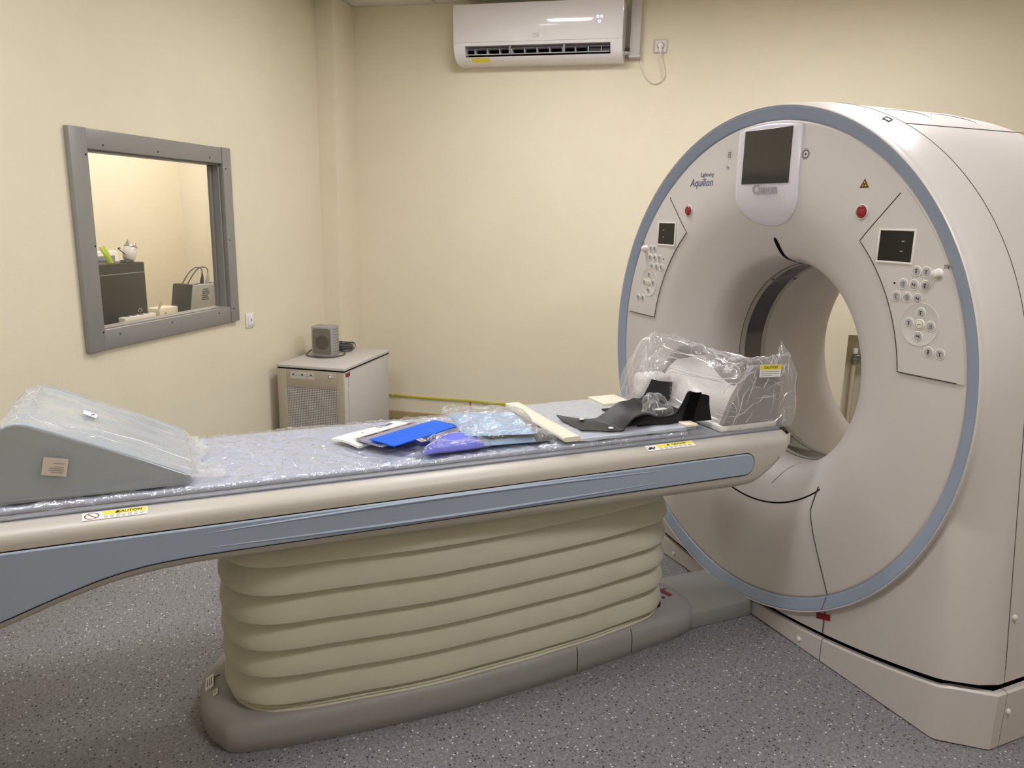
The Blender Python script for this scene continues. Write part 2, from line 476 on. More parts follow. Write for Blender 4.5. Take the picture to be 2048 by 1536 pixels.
# left wall with the window opening
WA0, WA1, WZ0, WZ1 = -0.20, 0.745, 0.955, 1.718
mb = MB()
mb.box((A_FRONT - WT, B_LEFT - WL, 0), (WA0, B_LEFT, Z_CEIL + 0.03), ROOMBOX)
mb.box((WA1, B_LEFT - WL, 0), (A_BACK, B_LEFT, Z_CEIL + 0.03), ROOMBOX)
mb.box((WA0, B_LEFT - WL, 0), (WA1, B_LEFT, WZ0), ROOMBOX)
mb.box((WA0, B_LEFT - WL, WZ1), (WA1, B_LEFT, Z_CEIL + 0.03), ROOMBOX)
struct(mb, 'wall_left', 'wall_paint', 'cream wall with the observation window', 'wall')
mb = MB(); mb.box((A_COL, B_LEFT, 0), (A_BACK, B_COL, Z_CEIL + 0.03), ROOMBOX)
struct(mb, 'wall_column', 'wall_paint', 'cream boxed-in column in the corner', 'column')
mb = MB(); mb.box((A_FRONT - WT, B_RIGHT, 0), (A_BACK, B_RIGHT + WT, Z_CEIL + 0.03), ROOMBOX)
struct(mb, 'wall_right', 'wall_paint', 'cream wall on the scanner side', 'wall')
mb = MB(); mb.box((A_FRONT - WT, B_LEFT, 0), (A_FRONT, B_RIGHT, Z_CEIL + 0.03), ROOMBOX)
struct(mb, 'wall_front', 'wall_paint', 'cream wall facing the air conditioner', 'wall')
# control room beyond the window
mb = MB(); mb.box((A_FRONT - WT, B_CTRL - WT, 0), (A_BACK, B_CTRL, Z_CEIL + 0.03), ROOMBOX)
struct(mb, 'wall_control_room', 'wall_paint', 'cream wall of the control room behind the glass', 'wall')
mb = MB(); mb.box((A_FRONT - WT, B_CTRL, 0), (A_FRONT, B_LEFT - WL, Z_CEIL + 0.03), ROOMBOX)
struct(mb, 'wall_control_room_end', 'wall_paint', 'cream end wall of the control room', 'wall')
# baseboards: wooden board at the foot of the back wall, low skirting on the left wall
mb = MB(); mb.rbox((A_BACK - 0.016, B_COL, 0.0), (A_BACK, NB0, 0.062), 0.004, ROOMBOX)
struct(mb, 'baseboard_back', 'board_wood', 'brown wooden board along the foot of the back wall', 'baseboard')
mb = MB(); mb.rbox((A_FRONT, B_LEFT, 0.0), (A_COL, B_LEFT + 0.016, 0.1), 0.004, ROOMBOX)
struct(mb, 'baseboard_left', 'board_wood', 'brown wooden board along the foot of the window wall', 'baseboard')

# observation window
def window():
    w = bpy.data.objects.new('window_1', None); COL.objects.link(w)
    w.location = R(0.27, B_LEFT, 0.88); w.rotation_euler = (0, 0, ROOM_ROT)
    w['kind'] = 'structure'; w['label'] = 'observation window with wide grey metal frame'; w['category'] = 'window'
    INV[w.name] = (Matrix.Translation(w.location) @ Matrix.Rotation(ROOM_ROT, 4, 'Z')).inverted()
    P = 0.026
    for nm, a0, a1, z0, z1, pp in (('frame_board', -0.282, -0.19, 0.878, 1.797, P), ('frame_board', 0.736, 0.81, 0.879, 1.798, P),
                                   ('frame_board', -0.19, 0.736, 1.714, 1.796, P - 0.004), ('frame_board', -0.19, 0.736, 0.879, 0.963, P - 0.004)):
        mb = MB(); mb.rbox((a0, B_LEFT, z0), (a1, B_LEFT + pp, z1), 0.004, ROOMBOX)
        build(mb, nm, 'frame_grey', w)
    # lining of the reveal
    for a0, a1, z0, z1 in ((WA0, WA0 + 0.02, WZ0, WZ1), (WA1 - 0.02, WA1, WZ0, WZ1), (WA0 + 0.02, WA1 - 0.02, WZ0, WZ0 + 0.012), (WA0 + 0.02, WA1 - 0.02, WZ1 - 0.012, WZ1)):
        mb = MB(); mb.box((a0, B_LEFT - WL - 0.01, z0), (a1, B_LEFT, z1), ROOMBOX)
        build(mb, 'reveal_lining', 'frame_grey', w, smooth=False)
    for a0, a1 in ((WA0 + 0.02, WA0 + 0.032), (WA1 - 0.032, WA1 - 0.02)):
        mb = MB(); mb.rbox((a0, B_LEFT - 0.052, WZ0 + 0.012), (a1, B_LEFT - 0.040, WZ1 - 0.012), 0.002, ROOMBOX)
        build(mb, 'glazing_bead', 'frame_grey', w)
    mb = MB(); mb.box((WA0 + 0.02, B_LEFT - 0.038, WZ0 + 0.012), (WA1 - 0.02, B_LEFT - 0.030, WZ1 - 0.012), ROOMBOX)
    build(mb, 'pane', 'window_glass', w, smooth=False, label='clear lead glass pane')
    mb = MB(); mb.lathe([(0.0005, 0.0015), (0.0035, 0.0015), (0.0042, 0.0)], (0, 0, 0), (1, 0, 0), 10)
    me = mb.mesh('screw', 'black')
    for a, z, pp in ((-0.205, 1.69, P), (-0.2, 1.32, P), (-0.2, 0.955, P), (-0.1, 1.735, P - 0.004), (0.24, 1.735, P - 0.004), (0.63, 1.737, P - 0.004),
                     (0.757, 1.69, P), (0.757, 1.32, P), (0.757, 0.95, P), (-0.1, 0.935, P - 0.004), (0.25, 0.94, P - 0.004), (0.63, 0.94, P - 0.004)):
        inst(me, 'screw', w, Matrix.Translation(R(a, B_LEFT + pp, z)) @ Matrix.Rotation(ROOM_ROT, 4, 'Z'))
window()

# ------------------------------------------------------------------ scanner gantry
ZC = 0.965
FACE = smooth_tab([(0.382, 0.276), (0.3822, 0.22), (0.385, 0.18), (0.394, 0.145), (0.41, 0.114), (0.44, 0.086), (0.48, 0.058), (0.53, 0.032), (0.58, 0.013), (0.64, 0.003), (0.70, 0.0), (0.80, 0.0), (0.852, 0.0)], 5)
def face_x(r):
    return interp(FACE, r) if r > 0.382 else 0.276
def face_zc(r):
    return ZC - 0.014 * max(0.0, min(1.0, (0.62 - r) / 0.22))
def face(y, z, lift=0.0):
    r = math.hypot(y, z - ZC); return Vector((face_x(r) - lift, y, z))
def polar(r, deg, lift=0.0):
    a = math.radians(deg); return Vector((face_x(r) - lift, r * math.cos(a), face_zc(r) + r * math.sin(a)))
def ringrow(r, x, zc, n=192):
    return [Vector((x, r * math.cos(2 * PI * k / n), zc + r * math.sin(2 * PI * k / n))) for k in range(n)]
def rho_side(c, s):
    """distance from the centre to the rounded top and the splayed sides, in direction (c, s)"""
    c = abs(c); ang = math.degrees(math.atan2(s, c))
    if ang >= 6.0: return 0.925
    x1, y1, x2, y2 = 0.925 * math.cos(math.radians(6)), 0.925 * math.sin(math.radians(6)), 0.998, -0.765
    dx, dy = x2 - x1, y2 - y1
    den = c * dy - s * dx
    return (x1 * dy - y1 * dx) / den if abs(den) > 1e-6 else 9.0
def zgap(y):
    return 0.072 + 0.150 * min(abs(y), 0.93) ** 2
def rho_bottom(c, s):
    if s >= -0.2: return 9.0
    t = 0.9
    for _ in range(30):
        t = (zgap(t * c) - ZC) / s
    return t
XB = 0.86
def make_gantry():
    g = thing('ct_scanner', 'large off-white ring-shaped CT scanner gantry with blue rim', 'scanner', (0, 0, 0))
    # face: disc running into the flared bore
    mb = MB()
    rows = [ringrow(0.861, 0.005, ZC), ringrow(0.8575, 0.001, ZC)] + [ringrow(r, x, face_zc(r)) for r, x in reversed(FACE)]
    mb.grid(rows, closed_u=True, flip=True)
    fc = build(mb, 'front_cover', 'cover_white', g, angle=60)
    # bore ring with dark scan window, liner and rear flare
    zb = face_zc(0.38)
    for nm, m_, prof in (('window_trim', 'trim_grey', [(0.382, 0.277), (0.3805, 0.279), (0.3805, 0.303), (0.383, 0.304)]),
                         ('scan_window', 'acrylic_dark', [(0.383, 0.304), (0.383, 0.396)]),
                         ('window_trim', 'trim_grey', [(0.383, 0.396), (0.3805, 0.397), (0.3805, 0.416), (0.384, 0.418)]),
                         ('bore_liner', 'cover_white', [(0.384, 0.418), (0.384, 0.50), (0.386, 0.57), (0.393, 0.60), (0.41, 0.70), (0.432, 0.80), (0.45, 0.84), (0.47, XB)])):
        mb = MB(); mb.grid([ringrow(r, x, zb, 128) for r, x in prof], closed_u=True, flip=True)
        build(mb, nm, m_, g, angle=50)
    mb = MB(); mb.grid([ringrow(0.3822, 0.2755, zb, 128), ringrow(0.3838, 0.2785, zb, 128)], closed_u=True)
    mb.tube([(0.2768, 0.3815 * math.cos(2 * PI * k / 128), zb + 0.3815 * math.sin(2 * PI * k / 128)) for k in range(128)], 0.0014, 5, closed=True)
    build(mb, 'bore_seam', 'cover_dark_seam', g)
    me = MB().lathe([(0.0004, 0.002), (0.006, 0.002), (0.007, 0.0)], (0, 0, 0), (0, 0, -1), 12).mesh('bore_screw', 'icon_dark')
    for x in (0.291, 0.407):
        a = math.radians(52)
        p = Vector((x, 0.380 * math.cos(a), zb + 0.380 * math.sin(a)))
        inst(me, 'bore_screw', g, Matrix.Translation(p) @ Matrix.Rotation(a - PI / 2, 4, 'X'))
    # blue ring
    mb = MB()
    mb.grid([ringrow(r, x, ZC) for r, x in ((0.8602, 0.006), (0.8620, -0.0002), (0.8640, -0.0022), (0.8700, -0.0042), (0.8850, -0.0098), (0.8980, -0.0146), (0.9030, -0.0163), (0.9040, -0.0160))], closed_u=True)
    build(mb, 'rim_ring', 'ring_blue', g, angle=60)
    # main shell
    N = 360
    angs = [2 * PI * k / N for k in range(N)]
    corner = math.atan2(zgap(1.0) - ZC, 0.998)
    angs += [corner, PI - corner]; angs = sorted(a % (2 * PI) for a in angs)
    fr_rows = []; K = 14
    cols = []
    for a in angs:
        c, s = math.cos(a), math.sin(a)
        rs, rb = rho_side(c, s), rho_bottom(c, s)
        rho = max(min(rs, rb), 0.9125)
        ext = max(0.0138, min(0.100, rs - 0.9112)); fx = 0.125
        col = [Vector((xq, rq * c, ZC + rq * s)) for rq, xq in ((0.9040, -0.0155), (0.9050, -0.0172), (0.9065, -0.0178), (0.9085, -0.0165), (0.9100, -0.0125), (0.9105, -0.0060))]
        ang6 = math.degrees(math.atan2(s, abs(c)))
        for k in range(K + 1):
            q = math.sin(PI / 2 * k / K)
            r = 0.9112 + (rho - 0.9112) * q
            if ang6 >= 6: d = 0.925 - r
            else: d = (rs - r) * math.cos(math.radians(6.1))* max(0.3, abs(c))
            t = max(0.0, min(1.0, 1 - d / ext))
            x = 0.002 + fx * (0.55 * t ** 1.4 + 0.45 * (1 - math.sqrt(max(0.0, 1 - t * t))))
            col.append(Vector((x, r * c, ZC + r * s)))
        cols.append((col, rho, c, s))
    rows = [[cl[0][k] for cl in cols] for k in range(K + 7)]
    rows.append([Vector((max(0.15, cl[0][-1].x + 0.02), cl[1] * cl[2], ZC + cl[1] * cl[3])) for cl in cols])
    front_edge = rows[-1]
    mb = MB(); mb.grid(rows, closed_u=True)
    build(mb, 'front_shell', 'cover_white', g, angle=40)
    rows = [[p + Vector((0.002, 0, 0)) for p in front_edge]]
    for x, dr in ((0.40, 0.0), (0.62, 0.0), (0.74, 0.008), (0.80, 0.028), (0.84, 0.06), (XB, 0.11)):
        rows.append([Vector((x, (cl[1] - (dr if cl[3] > -0.6 else 0)) * cl[2], ZC + (cl[1] - (dr if cl[3] > -0.6 else 0)) * cl[3])) for cl in cols])
    rows.append([Vector((XB, 0.47 * cl[2], zb + 0.47 * cl[3])) for cl in cols])
    mb = MB(); mb.grid(rows, closed_u=True)
    build(mb, 'rear_shell', 'cover_white', g, angle=40)
    # dark chassis seen in the slit above the skirting
    mb = MB(); mb.prism([(0.03, -0.90, 0.006), (0.12, -0.985, 0.006), (0.83, -0.985, 0.006), (0.83, 0.985, 0.006), (0.12, 0.985, 0.006), (0.03, 0.90, 0.006)], (0, 0, 0.19))
    build(mb, 'chassis', 'gap_black', g, smooth=False)
    # skirting panels
    def skirt(path):
        mb = MB(); n = len(path); lo, hi, hi2, inn, innb = [], [], [], [], []
        for i, (x, y) in enumerate(path):
            a = Vector(path[max(i - 1, 0)]); b = Vector(path[min(i + 1, n - 1)]); t = (b - a).normalized()
            nrm = Vector((t.y, -t.x));  nrm = nrm if nrm.dot(Vector((0.4 - x, -y))) > 0 else -nrm
            zt = zgap(y) - 0.021
            lo.append(Vector((x, y, 0.004))); hi.append(Vector((x, y, zt - 0.005)))
            hi2.append(Vector((x + nrm.x * 0.006, y + nrm.y * 0.006, zt)))
            inn.append(Vector((x + nrm.x * 0.02, y + nrm.y * 0.02, zt))); innb.append(Vector((x + nrm.x * 0.02, y + nrm.y * 0.02, 0.004)))
        mb.grid([lo, hi, hi2, inn, innb], closed_v=True)
        for i in (0, n - 1): mb.cap([lo[i], hi[i], hi2[i], inn[i], innb[i]], i == 0)
        return build(mb, 'skirting_panel', 'cover_white', g, angle=30)
    def lerp(p, q, n): return [(p[0] + (q[0] - p[0]) * k / n, p[1] + (q[1] - p[1]) * k / n) for k in range(n + 1)]
    for s in (-1, 1):
        skirt(lerp((0, s * 0.479), (0, s * 0.905), 10) + lerp((0.006, s * 0.92), (0.10, s * 1.004), 5) + [(0.112, s * 1.012), (0.148, s * 1.012)])
        skirt([(0.152, s * 1.012), (0.45, s * 1.012), (0.80, s * 1.012)])
    skirt(lerp((0, -0.475), (0, 0.475), 20))
    # seams on the face and shell, slightly sunken looking dark joints
    mb = MB()
    mb.tube([polar(0.522, d, 0.0002) for d in range(-134, -46, 2)], 0.0028, 6)
    build(mb, 'seam', 'gap_black', g)
    mb = MB()
    mb.tube([face(-0.352 - 0.004 * t - 0.122 * max(0, t - 0.25) / 0.75, 0.590 - (0.590 - 0.252) * t, 0.0004) for t in [k / 20 for k in range(21)]], 0.0018, 6)
    build(mb, 'seam', 'cover_dark_seam', g)
    for y in (-0.477, 0.477):
        mb = MB(); zr = ZC - math.sqrt(0.9115 ** 2 - y * y)
        mb.tube([(-0.0005, y, zr), (-0.0005, y, zgap(y))], 0.0016, 6)
        mb.tube([(-0.0026, y, ZC - math.sqrt(0.864 ** 2 - y * y)), (-0.0100, y, ZC - math.sqrt(0.885 ** 2 - y * y)), (-0.0172, y, ZC - math.sqrt(0.905 ** 2 - y * y)), (-0.0060, y, ZC - math.sqrt(0.9108 ** 2 - y * y))], 0.0012, 6)
        build(mb, 'seam', 'cover_dark_seam', g)
    mb = MB()
    # ring seam between front and rear shells, following the outline over the top
    order = sorted([i for i, cl in enumerate(cols) if cl[3] > -0.60 ], key=lambda i: (math.atan2(cols[i][3], cols[i][2]) + PI / 2) % (2 * PI))
    mb.tube([front_edge[i] + Vector((0.001, 0, 0)) for i in order], 0.0013, 5)
    build(mb, 'shell_seam', 'cover_dark_seam', g)
    # small seam and screw dots around the couch cut-out
    mb = MB(); mb.tube([polar(0.384 + 0.07 * t, -108 + 6 * t, 0.0003) for t in [k / 8 for k in range(9)]], 0.0014, 5)
    build(mb, 'seam', 'cover_dark_seam', g)
    # positioning laser slot above the bore
    mb = MB()
    rr = [0.470, 0.462, 0.45, 0.435, 0.42, 0.408, 0.398, 0.391, 0.386, 0.3835]
    xs = [(face_x(r), r) for r in rr] + [(0.20, 0.3824), (0.225, 0.382), (0.25, 0.382)]
    wds = [0.003, 0.0085, 0.0095, 0.0095, 0.009, 0.0082, 0.0072, 0.0064, 0.0056, 0.0048, 0.004, 0.003, 0.0015]
    mb.grid([[Vector((x - 0.001, -w, face_zc(r) + r - 0.0012)), Vector((x - 0.0018, 0, face_zc(r) + r - 0.0022)), Vector((x - 0.001, w, face_zc(r) + r - 0.0012))] for (x, r), w in zip(xs, wds)])
    build(mb, 'laser_slot', 'gap_black', g)
    mb = MB(); mb.lathe([(0.0003, 0.0012), (0.0022, 0.0012), (0.0028, 0)], face(0.034, 1.394), (-1, 0, 0.6), 8)
    build(mb, 'laser_mark', 'icon_dark', g)
    mb = MB(); mb.prism([Vector((0.175, 0.05, 1.337)), Vector((0.2, 0.035, 1.3365)), Vector((0.2, 0.055, 1.334))], (0, 0, -0.0025))
    build(mb, 'laser_mark', 'icon_dark', g)

    # display: bezel, screen, lettering
    out = []
    for k in range(13):                                         # top follows the rim
        y = 0.155 - 0.31 * k / 12; out.append((y, ZC + math.sqrt(0.8505 ** 2 - y * y)))
    out.append((-0.157, 1.62))
    for k in range(21):
        a = PI * k / 20; out.append((-0.158 * math.cos(a), 1.575 - 0.112 * math.sin(a) ** 0.9))
    out.append((0.157, 1.62))
    mb = MB(); ctr = (0.0, 1.66)
    L0 = [face(y, z, -0.002) for y, z in out]; L1 = [face(y, z, 0.004) for y, z in out]
    def shrink(f, lift): return [face(ctr[0] + (y - ctr[0]) * f, ctr[1] + (z - ctr[1]) * f, lift) for y, z in out]
    L2 = shrink(0.975, 0.0075)
    rings = [L0, L1, L2] + [shrink(f, 0.008) for f in (0.9, 0.75, 0.6, 0.4, 0.2)]
    mb.grid(rings, closed_u=True); mb.cap(rings[-1])
    dsp = build(mb, 'display_bezel', 'bezel', g, angle=50)
    mb = MB(); mb.tube(L0[:], 0.0012, 5, closed=True); build(mb, 'bezel_gap', 'cover_dark_seam', dsp)
    mb = MB(); mb.plate([(-0.0072, 0.119, 1.612), (-0.0072, -0.119, 1.612), (-0.0072, -0.119, 1.798), (-0.0072, 0.119, 1.798)], (-0.0022, 0, 0), 0.0012)
    build(mb, 'display_screen', 'screen_grey', dsp, smooth=False)
    U, V = (0, -1, 0), (0, 0, 1)
    mb = MB(); text(mb, 'Canon', 0.046, (-0.0085, 0.058, 1.578), U, V, bold=0.0012); build(mb, 'lettering', 'logo_grey', dsp, smooth=False, label='grey Canon lettering')
    mb = MB(); text(mb, 'Lightning', 0.0225, (-0.0002, 0.375, 1.648), U, V, 0.0003, shear=0.2)
    text(mb, 'Aquilion', 0.0425, (-0.0002, 0.438, 1.612), U, V, 0.0003, shear=0.18, bold=0.0004)
    build(mb, 'lettering', 'logo_blue', g, smooth=False, label='blue Lightning Aquilion lettering')
    # breathing lamps and warning marks
    def ringmark(mb, y, z, r0, r1, lift=0.0006):
        n = 20
        mb.grid([[face(y + r * math.cos(2 * PI * k / n), z + r * math.sin(2 * PI * k / n), lift) for k in range(n)] for r in (r0, r1)], closed_u=True)
    mb = MB(); ringmark(mb, -0.179, 1.7026, 0.0115, 0.0145); ringmark(mb, -0.179, 1.7026, 0.017, 0.0178); ringmark(mb, -0.179, 1.7026, 0.0008, 0.004)
    build(mb, 'breathing_lamp', 'icon_dark', g)
    mb = MB(); ringmark(mb, 0.208, 1.724, 0.0168, 0.0176)
    for dz in (-0.008, 0.0, 0.008): mb.box((-0.0008, 0.202, 1.7215 + dz), (0.0002, 0.214, 1.7235 + dz))
    mb.box((-0.0008, 0.213, 1.713), (0.0002, 0.2145, 1.733)); mb.box((-0.0008, 0.2015, 1.713), (0.0002, 0.203, 1.733))
    build(mb, 'breathing_lamp', 'icon_dark', g)
    mb = MB(); ringmark(mb, 0.209, 1.684, 0.0160, 0.0166)
    mb.box((-0.0008, 0.214, 1.672), (0.0002, 0.219, 1.684)); mb.box((-0.0008, 0.204, 1.676), (0.0002, 0.213, 1.679)); mb.box((-0.0008, 0.208, 1.668), (0.0002, 0.2105, 1.682))
    build(mb, 'breathing_lamp', 'logo_grey', g)
    mb = MB(); mb.prism([(0, -0.416, 1.588), (0, -0.452, 1.588), (0, -0.434, 1.616)], (-0.0008, 0, 0)); w = build(mb, 'radiation_sign', 'brown_mark', g, smooth=False)
    mb = MB()
    for a in (90, 210, 330):
        c0 = Vector((-0.0009, -0.434 + 0.006 * math.cos(math.radians(a)), 1.598 + 0.006 * math.sin(math.radians(a))))
        mb.prism([c0 + Vector((0, 0.003 * math.cos(math.radians(a + q)), 0.003 * math.sin(math.radians(a + q)))) for q in (0, 120, 240)], (-0.0004, 0, 0))
    build(mb, 'trefoil', 'yellow', w, smooth=False)
    # emergency stops
    for s in (-1, 1):
        y, z = s * 0.437, 1.5165
        mb = MB(); mb.lathe([(0.0215, -0.006), (0.0235, 0.003), (0.0215, 0.0045), (0.019, 0.003), (0.0185, -0.004)], face(y, z), (-1, 0, 0), 28)
        rim = build(mb, 'stop_button_rim', 'cover_white', g)
        mb = MB(); mb.lathe([(0.0182, -0.004), (0.0178, 0.0055), (0.0150, 0.0080), (0.0118, 0.0072), (0.0112, 0.0060), (0.0100, 0.0078), (0.006, 0.0085), (0.0003, 0.0088)], face(y, z), (-1, 0, 0), 28)
        build(mb, 'stop_button', 'red', rim)
    # control panels, one on each side
    btn = MB()
    btn.slot(0).lathe([(0.0158, 0.0), (0.0160, 0.0010), (0.0148, 0.0018), (0.0130, 0.0016), (0.0126, 0.0)], (0, 0, 0), (-1, 0, 0), 20)
    btn.slot(1).lathe([(0.0122, 0.0), (0.0122, 0.0014), (0.0108, 0.0024), (0.0003, 0.0022)], (0, 0, 0), (-1, 0, 0), 20)
    icons = [[(-0.002, 0.002, -0.006, 0.001), (-0.0035, 0.0035, 0.0025, 0.006)], [(-0.005, 0.005, 0.003, 0.0045), (-0.001, 0.001, -0.006, 0.003), (-0.004, 0.0, -0.005, -0.004)],
             [(-0.005, 0.005, 0.004, 0.005), (-0.005, 0.005, -0.001, 0.0), (-0.005, 0.005, -0.006, -0.005), (-0.005, -0.004, -0.006, 0.005)],
             [(-0.0055, -0.0035, -0.004, 0.004), (-0.0035, 0.005, -0.001, 0.001), (0.002, 0.005, 0.001, 0.004)]]
    btn_me = []
    for ic in icons:
        b2 = MB(); b2.v = list(btn.v); b2.f = [list(f) for f in btn.f]; b2.m = list(btn.m)
        b2.slot(2)
        for y0, y1, z0, z1 in ic: b2.box((-0.0029, y0, z0), (-0.0020, y1, z1))
        btn_me.append(b2.mesh('button', ['button_rim', 'button', 'icon_dark']))
    cen = MB(); cen.slot(0).lathe([(0.0165, 0.0), (0.0165, 0.0022), (0.0150, 0.0030), (0.0003, 0.0030)], (0, 0, 0), (-1, 0, 0), 24)
    cen.slot(1)
    n = 20; cen.grid([[Vector((-0.0034, r * math.cos(2 * PI * k / n), r * math.sin(2 * PI * k / n))) for k in range(n)] for r in (0.0118, 0.0128)], closed_u=True)
    for q in ((-0.006, -0.003, -0.0008, 0.0008), (-0.0012, 0.0012, 0.0, 0.0024), (0.003, 0.006, -0.0008, 0.0008)): cen.box((-0.0036, q[0], q[2]), (-0.0028, q[1], q[3]))
    cen_me = cen.mesh('dial_button', ['button_rim', 'icon_dark'])
    BT = [(0.657, 1.352), (0.689, 1.352), (0.618, 1.313), (0.654, 1.313), (0.690, 1.313), (0.600, 1.275), (0.637, 1.275), (0.672, 1.275),
          (0.689, 1.236), (0.655, 1.203), (0.725, 1.202), (0.690, 1.168), (0.730, 1.129), (0.766, 1.129)]
    for s in (-1, 1):
        # panel plate: inner edge on a circle of 0.638, outer edge on the rim, slanted top, level bottom
        ra, rb_ = 0.640, 0.853
        pa, pb = Vector((0.440, 1.4285 - ZC)), Vector((0.581, 1.583 - ZC))
        def top_ang(r):
            lo, hi = 0.0, 1.6
            best = 0
            for k in range(200):
                t = -0.2 + 1.4 * k / 199; p = pa + (pb - pa) * t
                if p.length >= r: best = t; break
            p = pa + (pb - pa) * best
            return math.atan2(p.y, p.x)
        rows = []; NR, NA = 10, 36
        for i in range(NR + 1):
            r = ra + (rb_ - ra) * i / NR
            a0 = math.asin((0.0885 + 0.004 * i / NR) / r); a1 = top_ang(r)
            rows.append([(r * math.cos(a0 + (a1 - a0) * j / NA), ZC + r * math.sin(a0 + (a1 - a0) * j / NA)) for j in range(NA + 1)])
        mb = MB()
        lift = 0.0035
        mb.grid([[face(s * y, z, lift) for y, z in row] for row in rows])
        edge = [rows[0][j] for j in range(NA + 1)] + [rows[i][NA] for i in range(1, NR + 1)] + [rows[NR][j] for j in range(NA - 1, -1, -1)] + [rows[i][0] for i in range(NR - 1, 0, -1)]
        c2 = (0.66, 1.3)
        e_in = [face(s * y, z, lift) for y, z in edge]
        e_out = [face(s * (y + (0.002 if y > c2[0] else -0.002)), z, -0.001) for y, z in edge]
        mb.grid([e_in, e_out], closed_u=True)
        pan = build(mb, 'control_panel', 'cover_white', g, angle=40, label='control panel with a black readout and round keys')
        mb = MB(); i0 = next(i for i, (y, z) in enumerate(edge) if math.hypot(y, z - ZC) > 0.85)
        tail = [q for q in edge[i0:] if math.hypot(q[0], q[1] - ZC) < 0.85]
        mb.tube([face(s * y, z, 0.0034) for y, z in tail + edge[:i0]], 0.0017, 5)
        build(mb, 'panel_seam', 'cover_dark_seam', pan)
        y0, y1, z0, z1 = 0.518, 0.634, 1.375, 1.463
        mb = MB()
        for q in ((y0 - 0.006, y1 + 0.006, z0 - 0.007, z0), (y0 - 0.006, y1 + 0.006, z1, z1 + 0.005), (y0 - 0.006, y0, z0, z1), (y1, y1 + 0.006, z0, z1)):
            mb.rbox((-0.0065, min(s * q[0], s * q[1]), q[2]), (-0.0015, max(s * q[0], s * q[1]), q[3]), 0.0012)
        build(mb, 'readout_frame', 'button_rim', pan)
        mb = MB(); mb.slot(0).box((-0.0045, min(s * y0, s * y1), z0), (-0.001, max(s * y0, s * y1), z1))
        mb.slot(1)
        for yy, zz in ((0.600, 1.432), (0.598, 1.403)):
            mb.box((-0.0049, s * yy - 0.005, zz), (-0.0044, s * yy + 0.005, zz + 0.0035))
        build(mb, 'readout', ['screen_black', 'logo_grey'], pan, smooth=False)
        mb = MB(); cy, cz = s * 0.690, 1.2025
        mb.lathe([(0.0625, -0.001), (0.0615, 0.0014), (0.0585, 0.0006), (0.0003, 0.0004)], (-lift, cy, cz), (-1, 0, 0), 40)
        build(mb, 'dial_recess', 'cover_white', pan)
        for k, (y, z) in enumerate(BT):
            inst(btn_me[k % 4], 'button', pan, Matrix.Translation((-lift, s * y, z)))
        inst(cen_me, 'dial_button', pan, Matrix.Translation((-lift, cy, cz)))
        mb = MB(); mb.lathe([(0.0150, 0.0), (0.0140, 0.003), (0.0122, 0.005), (0.0118, 0.015), (0.0105, 0.019), (0.0075, 0.021), (0.0003, 0.0215)], (-lift, s * 0.7265, 1.350), (-1, 0, 0), 22)
        build(mb, 'knob', 'button_rim', pan)
        mb = MB(); mb.lathe([(0.0032, 0.0), (0.0030, 0.0012), (0.0003, 0.0012)], (-lift, s * 0.588, 1.312), (-1, 0, 0), 10)
        build(mb, 'indicator', 'black', pan)
        mb = MB()
        for q in ((0.742, 0.756, 1.366, 1.3672), (0.742, 0.756, 1.3745, 1.3757), (0.742, 0.7432, 1.366, 1.3757), (0.7548, 0.756, 1.366, 1.3757), (0.746, 0.754, 1.370, 1.3715)):
            mb.box((-lift - 0.0006, min(s * q[0], s * q[1]), q[2]), (-lift + 0.0004, max(s * q[0], s * q[1]), q[3]))
        build(mb, 'panel_mark', 'icon_dark', pan, smooth=False)
    # cover screws, red sticker
    me = MB().lathe([(0.0095, 0.0), (0.0092, 0.003), (0.0070, 0.0062), (0.0035, 0.0078), (0.0003, 0.0082)], (0, 0, 0), (-1, 0, 0), 16).mesh('cover_screw', 'button_rim')
    for y, z in ((-0.381, 0.155), (-0.379, 0.031), (0.368, 0.157), (0.372, 0.032)):
        inst(me, 'cover_screw', g, Matrix.Translation((0.0, y, z)))
    for x, z in ((0.172, 0.395), (0.166, 0.115)):
        yy = 1.012 if z < 0.2 else 0.980
        for s in (-1, 1):
            inst(me, 'cover_screw', g, Matrix.Translation((x, s * yy, z)) @ Matrix.Rotation(s * -PI / 2, 4, 'Z'))
    mb = MB(); mb.prism([(0, -0.445, 0.148), (0, -0.502, 0.166), (0, -0.499, 0.187), (0, -0.442, 0.169)], (-0.0015, 0, 0))
    build(mb, 'sticker', 'red_label', g, smooth=False, label='small dark red sticker')
    # grips and joints on the crown
    def crown(x, deg, lift=0.0008):
        a = math.radians(deg); return Vector((x, (0.925 + lift) * math.cos(a), ZC + (0.925 + lift) * math.sin(a)))
    mb = MB()
    mb.tube([crown(0.152 + 0.62 * t, 117.4 - 0.9 * t) for t in [k / 12 for k in range(13)]], 0.0013, 5)
    build(mb, 'crown_seam', 'cover_dark_seam', g)
    for pts in ([(0.226, 107.4), (0.308, 106.7), (0.358, 107.9), (0.363, 110.7), (0.338, 114.2)], [(0.448, 107.1), (0.518, 107.2), (0.554, 109.3), (0.568, 111.4), (0.560, 114.0)]):
        cv = catmull([crown(x, d, 0.0004) for x, d in pts], 5)
        mb = MB(); mb.tube(cv, [0.0008 + 0.0022 * math.sin(PI * min(1, 0.1 + 0.9 * k / (len(cv) - 1))) for k in range(len(cv))], 6)
        gs = build(mb, 'grip_slot', 'cover_dark_seam', g)
        # shallow dished lens beside the slot
        x0, d0 = pts[0]; x1, d1 = pts[-1]
        chord = [crown(x0 + (x1 - x0) * k / (len(cv) - 1), d0 + (d1 - d0) * k / (len(cv) - 1), 0.0006) for k in range(len(cv))]
